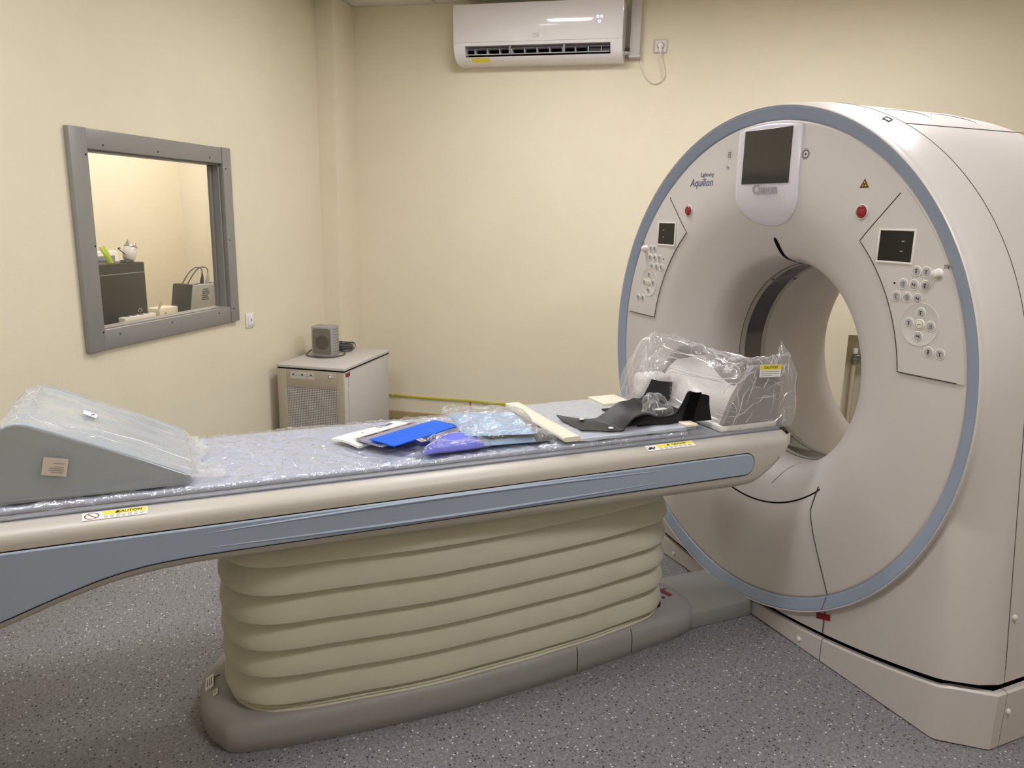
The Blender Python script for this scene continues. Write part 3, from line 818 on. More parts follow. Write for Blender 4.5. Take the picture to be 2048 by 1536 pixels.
        mb = MB(); mb.grid([[a + (b - a) * q + Vector((0, 0, 0.0012 - 0.0016 * q)) for q in (0, 0.25, 0.5, 0.75, 1)] for a, b in zip(cv, chord)])
        build(mb, 'grip_dish', 'cover_white', gs)
    mb = MB()
    q = [crown(0.077, 115.9, 0.0004), crown(0.115, 114.4, 0.0004), crown(0.117, 116.0, 0.0004), crown(0.083, 117.15, 0.0004)]
    mb.tube(q, 0.0022, 5, closed=True)
    build(mb, 'crown_mark', 'text_dark', g)
    return g
make_gantry()

# grey cable duct between couch foot and gantry
t = thing('floor_cable_duct', 'flat grey cable duct between the couch foot and the scanner', 'cable duct', (-0.15, 0, 0))
mb = MB(); mb.rbox((-0.30, -0.138, 0.0), (-0.002, 0.143, 0.066), 0.006); build(mb, 'cover', 'duct_grey', t)
me = MB().lathe([(0.0068, 0.0), (0.0062, 0.0016), (0.004, 0.002), (0.0003, 0.0014)], (0, 0, 0), (0, 0, 1), 12).mesh('screw', 'base_grey')
for y in (0.101, -0.076): inst(me, 'screw', t, Matrix.Translation((-0.026, y, 0.066)))

# ------------------------------------------------------------------ patient couch
def mirror_outline(half, n=8):
    c = catmull([(x, y, 0) for x, y in half], n)
    far = [Vector((p.x, -p.y, 0)) for p in reversed(c[1:-1])]
    return c + far
def offset_outline(o, d, z):
    n = len(o); out = []
    for i, p in enumerate(o):
        t = (o[(i + 1) % n] - o[i - 1]).normalized()
        nr = Vector((-t.y, t.x, 0))
        if nr.dot(p - Vector((-1.12, 0, 0))) < 0: nr = -nr
        out.append(Vector((p.x, p.y, z)) + nr * d)
    return out
ZBOT = smooth_tab([(-2.95, 0.36), (-2.80, 0.382), (-2.60, 0.44), (-2.45, 0.492), (-2.373, 0.52), (-2.30, 0.545), (-2.229, 0.569), (-2.117, 0.597), (-2.0, 0.610), (-1.88, 0.613), (-1.57, 0.611), (-1.13, 0.605), (-0.57, 0.598), (-0.28, 0.594), (-0.21, 0.597), (-0.185, 0.603), (-0.15, 0.620), (-0.12, 0.641), (-0.09, 0.668), (-0.068, 0.700), (-0.056, 0.735), (-0.054, 0.755)], 4)
BELLOWS_HALF = [(-1.872, 0.0), (-1.866, -0.060), (-1.846, -0.116), (-1.806, -0.163), (-1.735, -0.194), (-1.566, -0.217), (-1.263, -0.231), (-0.907, -0.208), (-0.708, -0.186), (-0.520, -0.150), (-0.448, -0.112), (-0.40, -0.055), (-0.390, 0.0)]
def make_couch():
    c = thing('patient_couch', 'cream patient couch with blue side strip and pleated bellows', 'patient couch', (-1.12, 0, 0))
    # floor base
    half = [(-1.966, 0.0), (-1.958, -0.085), (-1.925, -0.160), (-1.8675, -0.212), (-1.62, -0.245), (-1.27, -0.259), (-1.0, -0.246), (-0.81, -0.228), (-0.55, -0.197), (-0.37, -0.170), (-0.29, -0.142), (-0.247, -0.085), (-0.234, 0.0)]
    o = mirror_outline(half)
    prof = [(-0.012, 0.001), (-0.004, 0.002), (-0.002, 0.010), (0.0, 0.012), (0.001, 0.04), (0.0, 0.058)]
    rows = [offset_outline(o, d, z) for d, z in prof]
    bel = offset_outline(mirror_outline(BELLOWS_HALF, 14), 0.013, 0.0)
    hole = []
    for p in o:
        q = min(bel, key=lambda b: (b - p).length); hole.append(Vector((q.x + (0.012 if q.x > -0.42 else 0.0), q.y, 0)))
    for f, z in ((0.06, 0.070), (0.16, 0.080), (0.34, 0.0885), (0.60, 0.0940), (1.0, 0.0968), (1.0, 0.092), (1.0, 0.05)):
        rows.append([Vector((p.x + (q.x - p.x) * f, p.y + (q.y - p.y) * f, z)) for p, q in zip(o, hole)])
    mb = MB(); mb.grid(rows, closed_u=True); mb.cap(rows[0], True); mb.cap(rows[-1])
    base = build(mb, 'floor_base', 'base_grey', c, angle=50)
    for x in (-0.816, -0.588):
        mb = MB(); pts = []
        for of in rows[3:10]:
            of = [p + Vector((0, -0.0006 if p.y < 0 else 0, 0.0003)) for p in of]
            near = [(p, q) for p, q in zip(of, of[1:]) if p.y < 0 and (p.x - x) * (q.x - x) <= 0]
            if near:
                p, q = near[0]; tt = (x - p.x) / (q.x - p.x); pts.append(p + (q - p) * tt)
        mb.tube(pts, 0.0012, 5)
        build(mb, 'base_seam', 'gap_black', base)
    for yy, x0, x1 in ((0.052, -1.955, -1.905), (0.01, -0.36, -0.30)):
        mb = MB(); mb.tube([(x0, yy, 0.074 if x0 < -1 else 0.0962), ((x0 + x1) / 2, yy, 0.090 if x0 < -1 else 0.0968), (x1, yy, 0.0965)], 0.0012, 5)
        build(mb, 'base_seam', 'gap_black', base)
    mb = MB(); quad_plate(mb, (-0.340, 0.010, 0.0968), (0.25, -0.97, 0), (0.97, 0.25, 0), 0.058, 0.018, 0.0012)
    build(mb, 'sticker', 'red_label', base, smooth=False)
    mb = MB(); mb.lathe([(0.007, 0), (0.006, 0.002), (0.0003, 0.001)], (-0.353, -0.046, 0.096), (0, 0, 1), 12); build(mb, 'screw', 'icon_dark', base)
    for x, y, w, h in ((-1.935, 0.03, 0.06, 0.028), (-1.925, -0.03, 0.024, 0.024)):
        mb = MB(); nrm = Vector((-0.55, -0.02, 0.84)).normalized(); u = Vector((0.12, 0.99, 0)); u = (u - nrm * u.dot(nrm)).normalized(); v = nrm.cross(u)
        mb.slot(0).prism([Vector((x, y, 0.0905)) + u * (w * i) + v * (h * j) for i, j in ((-.5, -.5), (.5, -.5), (.5, .5), (-.5, .5))], nrm * 0.0025)
        mb.slot(1)
        for k in range(3):
            mb.prism([Vector((x, y, 0.0905)) + nrm * 0.0025 + u * (w * i) + v * (h * (j + 0.25 * (k - 1))) for i, j in ((-.3, -.04), (.3, -.04), (.3, .04), (-.3, .04))], nrm * 0.0004)
        build(mb, 'type_plate', ['paper', 'text_dark'], base, smooth=False)
    # bellows
    half = BELLOWS_HALF
    o = mirror_outline(half, 10)
    cre = [0.600, 0.540, 0.455, 0.369, 0.288, 0.207, 0.120]
    prof = []
    for a, b in zip(cre, cre[1:]):
        for t, d in ((0.0, -0.013), (0.04, -0.0112), (0.14, -0.006), (0.3, 0.0005), (0.5, 0.0065), (0.7, 0.0105), (0.86, 0.0125), (0.95, 0.0122), (0.985, 0.0085)):
            prof.append((d, a + (b - a) * t))
    prof += [(-0.010, 0.118), (-0.002, 0.117), (0.003, 0.1145), (0.0025, 0.1125), (-0.005, 0.111), (0.004, 0.110), (0.0075, 0.107), (0.007, 0.105), (0.0, 0.1035), (0.008, 0.1025), (0.0115, 0.099), (0.0115, 0.088)]
    rows = []
    for d, z in prof:
        row = offset_outline(o, d, z)
        wide = offset_outline(o, d * (1.7 if z > 0.120 else 1.0), z)
        def ends(x):
            e = max(0.0, min(1.0, max((-1.58 - x) / 0.25, (x + 0.72) / 0.28))); return e * e * (3 - 2 * e)
        row = [p + (q - p) * ends(p.x) for p, q in zip(row, wide)]
        rows.append([Vector((p.x + 0.002 * nz(p.x, p.y, z, 7), p.y + 0.003 * nz(p.x + 4, p.y, z, 6), p.z + (0.004 * nz(p.x, p.y, z * 0.3, 3.0) if 0.115 < z < 0.56 else 0))) for p in row])
    mb = MB(); mb.grid(rows, closed_u=True, flip=True)
    build(mb, 'bellows', 'bellows', c, angle=38, label='pleated olive-beige bellows')
    # long body
    xs = sorted(set([x for x, _ in ZBOT]))
    def section(x):
        zb = interp(ZBOT, x); e = min(1.0, max(0.0, (-0.054 - x) / 0.012)); ins = 0.006 * (1 - e)
        h = [(0.0, zb), (0.235, zb), (0.262, zb + 0.004), (0.282, zb + 0.012), (0.293, zb + 0.024), (0.2985, zb + 0.038), (0.300, max(zb + 0.05, 0.69) if zb < 0.66 else zb + 0.03), (0.300, 0.738), (0.2985, 0.750), (0.294, 0.758), (0.287, 0.7645), (0.276, 0.7695), (0.258, 0.7755), (0.250, 0.7755), (0.250, 0.7635), (0.0, 0.7635)]
        h = [(max(0.0, y - (ins if y > 0 else 0)), min(z, 0.7755) ) for y, z in h]
        return [Vector((x, -y, z)) for y, z in h] + [Vector((x, y, z)) for y, z in reversed(h[1:-1])]
    rows = [section(x) for x in xs]
    mb = MB(); mb.grid(rows, closed_u=True); mb.cap(rows[0], True); mb.cap(rows[-1])
    body = build(mb, 'couch_body', 'couch_cream', c, angle=32)
    # blue side strips in their dark joint
    top = [(x, 0.7235) for x in (-0.245, -0.6, -1.0, -1.4, -1.8, -2.2, -2.6, -2.92)]
    bot = smooth_tab([(-2.92, 0.415), (-2.75, 0.450), (-2.55, 0.502), (-2.368, 0.559), (-2.297, 0.583), (-2.224, 0.607), (-2.151, 0.628), (-2.075, 0.642), (-1.998, 0.6485), (-1.877, 0.651), (-1.6, 0.651), (-1.0, 0.651), (-0.5, 0.651), (-0.247, 0.651)], 4)
    end = [(-0.246 + 0.0362 * math.sin(PI * k / 14), 0.68725 - 0.03625 * math.cos(PI * k / 14)) for k in range(1, 14)]
    outl = top + [(x, z) for x, z in bot] + end
    for s in (-1, 1):
        Y = s * 0.3
        mb = MB()
        # strips are built as cells between the two edges so that the outline may be concave
        xs2 = [x for x, _ in bot]
        def cells(mb, grow, yy):
            a = [Vector((x, yy, 0.7235 + grow)) for x in xs2]; b = [Vector((x, yy, interp(bot, x) - grow)) for x in xs2]
            mb.grid([a, b])
            arc = [Vector((-0.247, yy, 0.7235 + grow))] + [Vector((-0.247 + (0.0362 + grow) * math.sin(PI * k / 14), yy, 0.68725 + (0.03625 + grow) * math.cos(PI * k / 14))) for k in range(1, 14)] + [Vector((-0.247, yy, 0.651 - grow))]
            mb.cap(arc)
            return a + arc[1:-1] + list(reversed(b))
        l0 = cells(MB(), 0.0045, Y)
        mb = MB(); cells(mb, 0.0035, Y + s * 0.0008)
        build(mb, 'strip_joint', 'gap_black', body, smooth=False)
        mb = MB(); f0 = cells(mb, -0.003, Y + s * 0.0055); f1 = cells(MB(), 0.0005, Y + s * 0.0025); f2 = cells(MB(), 0.0005, Y - s * 0.001)
        mb.grid([f0, f1, f2], closed_u=True)
        st = build(mb, 'side_strip', 'strip_blue', c, angle=25, label='long grey-blue side strip')
        # two shallow ribs that taper out at both ends
        for z0, amp in ((0.7125, 0.0035), (0.6625, -0.0035)):
            mb = MB(); rows = []
            for k in range(41):
                t = k / 40; x = -1.93 + 1.35 * t; w = 0.0055 * math.sin(PI * t) ** 0.6 + 0.0004; h = 0.0045 * math.sin(PI * t) ** 0.6
                zc_ = z0 + amp * math.sin(PI * t) - (0.006 if amp > 0 else -0.006) * (1 - math.sin(PI * t))
                rows.append([Vector((x, Y + s * 0.0050, zc_ + w)), Vector((x, Y + s * (0.0055 + h), zc_ + 0.2 * w)), Vector((x, Y + s * (0.0055 + 0.6 * h), zc_ - 0.5 * w)), Vector((x, Y + s * 0.0050, zc_ - w))])
            mb.grid(rows); build(mb, 'strip_rib', 'strip_blue', st, angle=60)
    # sliding table top in its black gap
    mb = MB(); mb.box((-2.9, -0.246, 0.7630), (-0.062, 0.246, 0.7700)); build(mb, 'table_gap', 'gap_black', c, smooth=False)
    mb = MB(); mb.rbox((-2.92, -0.251, 0.7700), (-0.058, 0.251, 0.7770), 0.0028); mb.rbox((-2.92, -0.2475, 0.7772), (-0.06, 0.2475, 0.7842), 0.003)
    build(mb, 'table_top', 'tabletop', c)
    # caution stickers on the sloping edge
    nrm = Vector((0, -0.33, 0.944)); u = Vector((1, 0, 0)); v = Vector((0, 0.944, 0.33))
    def sticker(x0, x1, w_icon, name):
        org = Vector((x0, -0.2815, 0.76805)); H = 0.028
        mb = MB(); mb.slot(0); quad_plate(mb, org, u, v, x1 - x0, H, 0.0007)
        mb.slot(1); quad_plate(mb, org + u * w_icon + v * (H * 0.52) + nrm * 0.0007, u, v, x1 - x0 - w_icon - 0.002, H * 0.44, 0.0003)
        mb.slot(2)
        for k in range(3):
            for j in range(7):
                L_ = (x1 - x0 - w_icon) / 7.6
                quad_plate(mb, org + u * (w_icon + 0.003 + L_ * j) + v * (H * (0.08 + 0.14 * k)) + nrm * 0.0007, u, v, L_ * (0.6 + 0.3 * random.random()), H * 0.06, 0.0002)
        mb.slot(3)
        text(mb, 'CAUTION', H * 0.42, org + u * (w_icon + (x1 - x0 - w_icon) * 0.60) + v * (H * 0.58) + nrm * 0.001, u, v, align='CENTER', bold=0.0002)
        p = org + u * (w_icon + (x1 - x0 - w_icon) * 0.27) + v * (H * 0.58) + nrm * 0.001
        mb.prism([p, p + u * 0.011, p + u * 0.0055 + v * 0.009], nrm * 0.0003)
        mb.slot(4)
        return mb, org, H
    mb, org, H = sticker(-2.188, -2.049, 0.043, 'a')
    cc = org + u * 0.0205 + v * (H * 0.5) + nrm * 0.0008; n = 28
    mb.grid([[cc + u * (r * 1.35 * math.cos(2 * PI * k / n)) + v * (r * math.sin(2 * PI * k / n)) + nrm * 0.0002 for k in range(n)] for r in (0.0098, 0.0118)], closed_u=True)
    mb.prism([cc + u * -0.0095 + v * 0.0060, cc + u * -0.0075 + v * 0.0075, cc + u * 0.0095 + v * -0.0060, cc + u * 0.0075 + v * -0.0075], nrm * 0.0003)
    build(mb, 'caution_sticker', ['paper', 'yellow', 'logo_grey', 'black', 'red_label'], body, smooth=False, label='caution sticker with a red crossed-out circle')
    mb, org, H = sticker(-0.622, -0.440, 0.042, 'b')
    for q in ((0.010, 0.010, 0.006), (0.018, 0.014, 0.006), (0.024, 0.009, 0.005), (0.030, 0.015, 0.004), (0.014, 0.017, 0.003)):
        p = org + u * q[0] + v * q[1] + nrm * 0.0008
        mb.slot(3).prism([p + u * (q[2] * math.cos(2 * PI * k / 8)) + v * (q[2] * 0.7 * math.sin(2 * PI * k / 8)) for k in range(8)], nrm * 0.0003)
    build(mb, 'caution_sticker', ['paper', 'yellow', 'logo_grey', 'black', 'red_label'], body, smooth=False, label='caution sticker with a black pictogram')
    return c
make_couch()

# ------------------------------------------------------------------ things lying on the couch
MT = 0.800      # top of the mattress
def make_mattress():
    t = thing('couch_mattress', 'long pale blue couch mattress under clear plastic film', 'mattress', (-1.6, 0, 0.7844))
    mb = MB(); mb.rbox((-2.86, -0.228, 0.7844), (-0.43, 0.228, MT), 0.006, seg=3)
    build(mb, 'pad', 'mattress', t)
    rows = []
    nx, ny = 560, 64
    for i in range(nx + 1):
        x = -2.87 + 2.47 * i / nx
        row = []
        for j in range(ny + 1):
            q = -1.12 + 2.24 * j / ny
            y = max(-0.2325, min(0.2325, q * 0.232 * 1.0))
            over = max(0.0, abs(q) - 1.0) / 0.12
            w = min(0.0056, 0.0160 * max(0.0, ridge(x + 0.8 * y, y * 0.6, 1.7, 9.0) - 0.62) + 0.0130 * max(0.0, ridge(x + 0.7 * y, y * 0.8, 5.2, 19.0) - 0.58) + 0.0004 * (1 + nz(x, y, 3, 60)))
            edge = max(0.0, min(1.0, (abs(y) - 0.17) / 0.06))
            w += edge * 0.0035 * max(0.0, ridge(x * 2.2, y, 8.4, 16.0))
            z = MT + 0.0012 + w
            if over > 0:
                z = MT + 0.001 - 0.018 * over + 0.3 * w
                y += math.copysign(0.002 + 0.005 * over * (0.5 + nz(x, 1, 2, 14)) + w, q)
            row.append(Vector((x, y, z)))
        rows.append(row)
    mb = MB(); mb.grid(rows); mb.slot(1); creases(mb, rows, 110, 5, 0.0008, 0.0002, 8, 26)
    build(mb, 'plastic_cover', ['film_mattress', 'film_crease'], t, angle=180, label='clear crinkled plastic film')
make_mattress()
TOP = MT + 0.0072

def make_wedge():
    t = thing('wedge_cushion', 'large blue-grey wedge cushion inside a clear plastic bag', 'cushion', (-2.2, 0, TOP))
    prof = [(-1.957, TOP + 0.002), (-1.949, TOP + 0.010), (-1.952, TOP + 0.022), (-1.968, TOP + 0.033), (-2.10, 0.905), (-2.24, 0.969), (-2.285, 0.989), (-2.305, 0.994), (-2.325, 0.990), (-2.345, 0.975), (-2.44, TOP + 0.02), (-2.445, TOP + 0.004)]
    def loft(dy, off, n=1):
        cx, cz = -2.25, 0.87
        return [Vector((x + (x - cx) / max(0.05, math.hypot(x - cx, z - cz)) * off, dy, max(TOP + 0.0005, z + (z - cz) / max(0.05, math.hypot(x - cx, z - cz)) * off))) for x, z in prof]
    mb = MB()
    rows = [loft(-0.208, -0.010), loft(-0.212, -0.004), loft(-0.2125, 0.0), loft(-0.205, 0.001), loft(-0.1, 0.0), loft(0.0, 0.0), loft(0.1, 0.0), loft(0.20, 0.001), loft(0.2075, 0.0), loft(0.205, -0.006)]
    mb.grid(rows, closed_u=True); mb.cap(rows[0], True); mb.cap(rows[-1])
    build(mb, 'foam', 'wedge_vinyl', t, angle=35)
    for dy in (-0.2118, 0.2075):
        mb = MB(); mb.tube(loft(dy, 0.0015), 0.0032, 6, closed=True)
        build(mb, 'piping', 'wedge_vinyl', t)
    # bag: skin a little larger than the foam, creased, with a tail lying on the mattress
    fine = [(p.x, p.y) for p in catmull([(x, z, 0) for x, z in prof], 9)]
    rows = []
    ny = 60
    for j in range(-4, ny + 5):
        q = max(0, min(ny, j)) / ny; y = -0.2155 + 0.427 * q
        m_ = -j if j < 0 else (j - ny if j > ny else 0)
        k = (1.0, 0.975, 0.80, 0.45, 0.04)[m_]
        row = []
        for x, z in fine:
            xx = -2.42 + (x + 2.42) * k; zz = TOP + (z - TOP) * k
            edge = min(1.0, min(q, 1 - q) / 0.08)
            d = 0.003 + edge * (0.005 * max(0, ridge(x * 0.8, y * 1.6, z * 0.8, 8.0)) + 0.002 * (1 + nz(x, y, z, 18)))
            if m_: d *= 0.3
            dx, dz = x + 2.20, z - 0.862; l = math.hypot(dx, dz)
            ys = y + (-1 if j < ny / 2 else 1) * (0.0008 * m_ + (0.0012 * max(0, ridge(xx, zz, 2.0, 12.0)) if m_ else 0))
            row.append(Vector((xx + dx / l * d, ys, max(TOP + 0.0006, zz + dz / l * d))))
        rows.append(row)
    mb = MB(); mb.grid(rows); mb.slot(1); creases(mb, rows[6:-6], 46, 11, 0.0016, 0.0006, 14, 40); mb.slot(0)
    rows = []
    for i in range(16):
        t_ = i / 15
        row = []
        for j in range(31):
            q = j / 30; y = -0.205 + 0.40 * q
            reach = 0.045 + 0.05 * (0.5 + 0.5 * nz(y, 0, 0, 9)) + (0.035 if q < 0.2 else 0)
            x = -1.975 + reach * t_ + 0.004 * nz(y, t_, 2, 20)
            z = TOP + 0.002 + 0.020 * (1 - t_) ** 2 + 0.009 * max(0, ridge(x, y, 4.0, 22.0)) * (1 - 0.6 * t_) + 0.003 * (1 + nz(x, y, 7, 60))
            row.append(Vector((x, y, z)))
        rows.append(row)
    mb.grid(rows); mb.slot(1); creases(mb, rows, 40, 12, 0.0012, 0.0008, 4, 12)
    build(mb, 'plastic_bag', ['film_milky', 'film_crease'], t, angle=180, label='thin milky plastic bag')
    # paper label on the near face, tilted, and one on the slope
    u = Vector((0.975, 0, -0.20)).normalized(); v = Vector((0.20, 0, 0.975)).normalized()
    org = Vector((-2.266, -0.2235, 0.873))
    mb = MB(); mb.slot(0).prism([org, org + u * 0.051, org + u * 0.051 + v * 0.043, org + v * 0.043], (0, -0.0008, 0)); mb.slot(1)
    for k in range(5):
        w = (0.026, 0.032, 0.030, 0.020, 0.022)[k]
        p = org + u * (0.044 - w) + v * (0.008 + 0.0045 * k + (0.004 if k > 3 else 0)) + Vector((0, -0.0009, 0))
        mb.prism([p, p + u * w, p + u * w + v * 0.0016, p + v * 0.0016], (0, -0.0003, 0))
    build(mb, 'paper_label', ['paper_warm', 'logo_grey'], t, smooth=False)
    sl = Vector((0.88, 0, -0.46)).normalized(); nn = Vector((0.46, 0, 0.88)).normalized(); w2 = Vector((0.0, 1, 0))
    org = Vector((-2.19, -0.02, 0.963))
    mb = MB(); mb.slot(0).prism([org, org + sl * 0.033, org + sl * 0.033 + w2 * 0.034, org + w2 * 0.034], nn * 0.0012); mb.slot(1)
    for k in range(2):
        p = org + sl * (0.019 + 0.004 * k) + w2 * (0.006 + 0.01 * k) + nn * 0.0012
        mb.prism([p, p + sl * 0.003, p + sl * 0.003 + w2 * 0.014, p + w2 * 0.014], nn * 0.0004)
    build(mb, 'paper_label', ['paper', 'text_dark'], t, smooth=False)
make_wedge()

def frame2(org, ang):
    u = Vector((math.cos(ang), math.sin(ang), 0)); v = Vector((-math.sin(ang), math.cos(ang), 0)); org = Vector(org)
    return lambda x, y, z: org + u * x + v * y + Vector((0, 0, z))
# documents: white booklet, blue folder in a clear sleeve, purple pouch
ANG = math.radians(29.5)
fr = frame2((-1.509, -0.045, TOP), ANG)
t = thing('booklet', 'white booklet with small blue lettering under the blue folder', 'booklet', (-1.40, 0.0, TOP))
mb = MB(); rows = []
for i in range(13):
    x = 0.262 * i / 12
    rows.append([fr(x + 0.0 * j, 0.085 - 0.12 * j / 8, 0.010 + 0.006 * math.sin(PI * j / 8) + 0.003 * nz(x, j, 0, 8)) for j in range(9)])
bot = [[p - Vector((0, 0, 0.007)) for p in r] for r in rows]
mb.grid(rows); mb.grid(bot, flip=True)
e1 = [r[0] for r in rows] + rows[-1][1:] + [r[-1] for r in rows[-2::-1]] + rows[0][-2:0:-1]
mb.grid([e1, [p - Vector((0, 0, 0.007)) for p in e1]], closed_u=True)
build(mb, 'cover', 'paper', t, angle=50)
mb = MB(); U3, V3 = fr(1, 0, 0) - fr(0, 0, 0), fr(0, 1, 0) - fr(0, 0, 0)
text(mb, 'Ocasa', 0.026, fr(0.155, 0.045, 0.0185), U3, V3, bold=0.0006); build(mb, 'lettering', 'logo_blue', t, smooth=False)
mb = MB(); mb.lathe([(0.004, 0), (0.003, 0.0008), (0.0003, 0.0008)], fr(0.085, 0.04, 0.0185), (0, 0, 1), 8); build(mb, 'mark', 'logo_grey', t)

t = thing('document_folder', 'bright blue document folder in a clear sleeve', 'folder', (-1.34, -0.09, TOP))
def sheet(mb, fr, x0, x1, y0, y1, z, th, wav=0.002, n=12):
    rows = [[fr(x0 + (x1 - x0) * i / n, y0 + (y1 - y0) * j / 6, z + wav * nz(i * 0.3, j * 0.4, z * 50, 1.3)) for j in range(7)] for i in range(n + 1)]
    lo = [[p - Vector((0, 0, th)) for p in r] for r in rows]
    mb.grid(rows); mb.grid(lo, flip=True)
    e = [r[0] for r in rows] + rows[-1][1:] + [r[-1] for r in rows[-2::-1]] + rows[0][-2:0:-1]
    mb.grid([e, [p - Vector((0, 0, th)) for p in e]], closed_u=True)
    return mb
mb = sheet(MB(), fr, 0.018, 0.258, -0.115, -0.004, 0.021, 0.003); build(mb, 'lilac_sheet', 'lilac_sheet', t, angle=50)
mb = sheet(MB(), fr, 0.026, 0.310, -0.156, -0.052, 0.0295, 0.003); build(mb, 'blue_cover', 'blue_folder', t, angle=50)
mb = sheet(MB(), fr, 0.022, 0.262, -0.008, -0.002, 0.023, 0.002, 0.0); build(mb, 'dark_edge', 'cable_grey', t, angle=50)
mb = sheet(MB(), fr, 0.010, 0.270, -0.120, 0.004, 0.0232, 0.0006, 0.0012, 24); build(mb, 'sleeve', 'film_sleeve', t, angle=180)

def pillow(mb, corners, z0, h, n=24, m_=16, wr=0.3, sq=0.35, seed=0.0, crs=0):
    """soft pouch over four corner points (near-left, near-right, far-right, far-left)"""
    c = [Vector(p) for p in corners]
    for side in (1, -1):
        rows = []
        for i in range(n + 1):
            row = []
            for j in range(m_ + 1):
                s, t_ = i / n, j / m_
                p = (c[0] * (1 - s) + c[1] * s) * (1 - t_) + (c[3] * (1 - s) + c[2] * s) * t_
                bul = (max(0, math.sin(PI * s)) ** sq) * (max(0, math.sin(PI * t_)) ** sq)
                zz = 0.3 * h + (0.7 * h * bul * (1 + wr * nz(p.x + seed, p.y, 1, 16)) if side > 0 else -0.3 * h * bul)
                row.append(Vector((p.x + 0.003 * nz(s * 3, t_ * 3, seed, 3), p.y + 0.003 * nz(s * 3, t_ * 3, seed + 5, 3), z0 + max(0.0004, zz))))
            rows.append(row)
        mb.grid(rows, flip=side < 0)
        if side > 0 and crs:
            mb.slot(1); creases(mb, rows, crs, int(seed * 10) + 3, 0.0011, 0.0006, 4, 14); mb.slot(0)
    return mb
t = thing('document_pouch', 'periwinkle blue pouch sealed in clear plastic', 'pouch', (-1.24, -0.14, TOP))
mb = pillow(MB(), [(-1.338, -0.218, 0), (-1.150, -0.208, 0), (-1.118, -0.068, 0), (-1.285, -0.112, 0)], TOP + 0.001, 0.036, seed=2.0)
build(mb, 'pouch_body', 'purple_pouch', t, angle=60)
mb = pillow(MB(), [(-1.348, -0.222, 0), (-1.128, -0.214, 0), (-1.100, -0.062, 0), (-1.292, -0.100, 0)], TOP + 0.0008, 0.041, 40, 28, wr=0.9, seed=4.0, crs=70)
build(mb, 'plastic_wrap', ['film_clear', 'film_crease'], t, angle=180)
fr2 = frame2((-1.337, -0.170, TOP + 0.0345), math.radians(14))
mb = MB(); mb.slot(0).box((0, -0.012, -0.012), (0.030, 0.028, 0.001), fr2); mb.slot(1).box((0.004, -0.004, 0.001), (0.022, 0.022, 0.0016), fr2)
mb.slot(2).box((0.007, 0.0, 0.0016), (0.019, 0.018, 0.002), fr2); mb.slot(1).box((0.011, 0.005, 0.002), (0.015, 0.013, 0.0024), fr2)
build(mb, 'emblem', ['navy', 'paper', 'red_label'], t, smooth=False, label='small emblem on a navy tab')

# folded blue pad
t = thing('folded_pad', 'folded light blue pad wrapped in clear plastic', 'pad', (-1.08, -0.05, TOP))
c4 = [(-1.155, -0.185, 0), (-0.985, -0.205, 0), (-0.930, 0.045, 0), (-1.130, 0.125, 0)]
lo4 = [(-1.145, -0.190, 0), (-0.978, -0.206, 0), (-0.925, 0.045, 0), (-1.125, 0.125, 0)]
mb = pillow(MB(), lo4, TOP + 0.001, 0.023, sq=0.12, wr=0.05, seed=9.0); build(mb, 'lower_fold', 'pad_blue', t, angle=60)
mb = pillow(MB(), [(-1.12, -0.178, 0), (-0.975, -0.192, 0), (-0.932, 0.04, 0), (-1.12, 0.12, 0)], TOP + 0.0205, 0.010, sq=0.1, wr=0.05, seed=8.0); build(mb, 'dark_lining', 'black', t, angle=60)
mb = pillow(MB(), [(-1.195, -0.158, 0), (-0.984, -0.208, 0), (-0.945, 0.030, 0), (-1.158, 0.100, 0)], TOP + 0.0275, 0.020, sq=0.15, wr=0.08, seed=7.0); build(mb, 'upper_fold', 'pad_blue', t, angle=60)
mb = pillow(MB(), [(-1.196, -0.195, 0), (-0.962, -0.217, 0), (-0.900, 0.075, 0), (-1.170, 0.155, 0)], TOP + 0.0008, 0.060, 60, 50, sq=0.16, wr=0.35, seed=3.0, crs=80)
# loose ends of the wrapping standing up behind the pad
for k, (bx, by, w, h) in enumerate(((-1.13, 0.155, 0.07, 0.030), (-1.06, 0.150, 0.05, 0.018), (-0.99, 0.125, 0.05, 0.030), (-0.93, 0.09, 0.06, 0.026))):
    rows = []
    for i in range(9):
        s = i / 8
        rows.append([Vector((bx - w / 2 + w * s, by + 0.012 * nz(s * 3, t2, k, 2) + 0.012 * t2, TOP + 0.022 + h * t2 * math.sin(PI * min(1, max(0, s * 0.9 + 0.1 * nz(s, k, 0, 5)))))) for t2 in (0, 0.2, 0.4, 0.6, 0.8, 1.0)])
    mb.grid(rows)
build(mb, 'plastic_wrap', ['film_clear', 'film_crease'], t, angle=180)
mb = pillow(MB(), [(-0.975, -0.212, 0), (-0.905, -0.205, 0), (-0.905, -0.120, 0), (-0.965, -0.120, 0)], TOP + 0.001, 0.030, 16, 16, wr=0.9, seed=6.0, crs=40)
build(mb, 'plastic_gather', ['film_clear', 'film_crease'], t, angle=180)
mb = pillow(MB(), [(-0.978, -0.205, 0), (-0.915, -0.198, 0), (-0.915, -0.135, 0), (-0.968, -0.130, 0)], TOP + 0.001, 0.020, 10, 10, wr=0.5, seed=1.0)
build(mb, 'dark_tuck', 'cable_grey', t, angle=60)

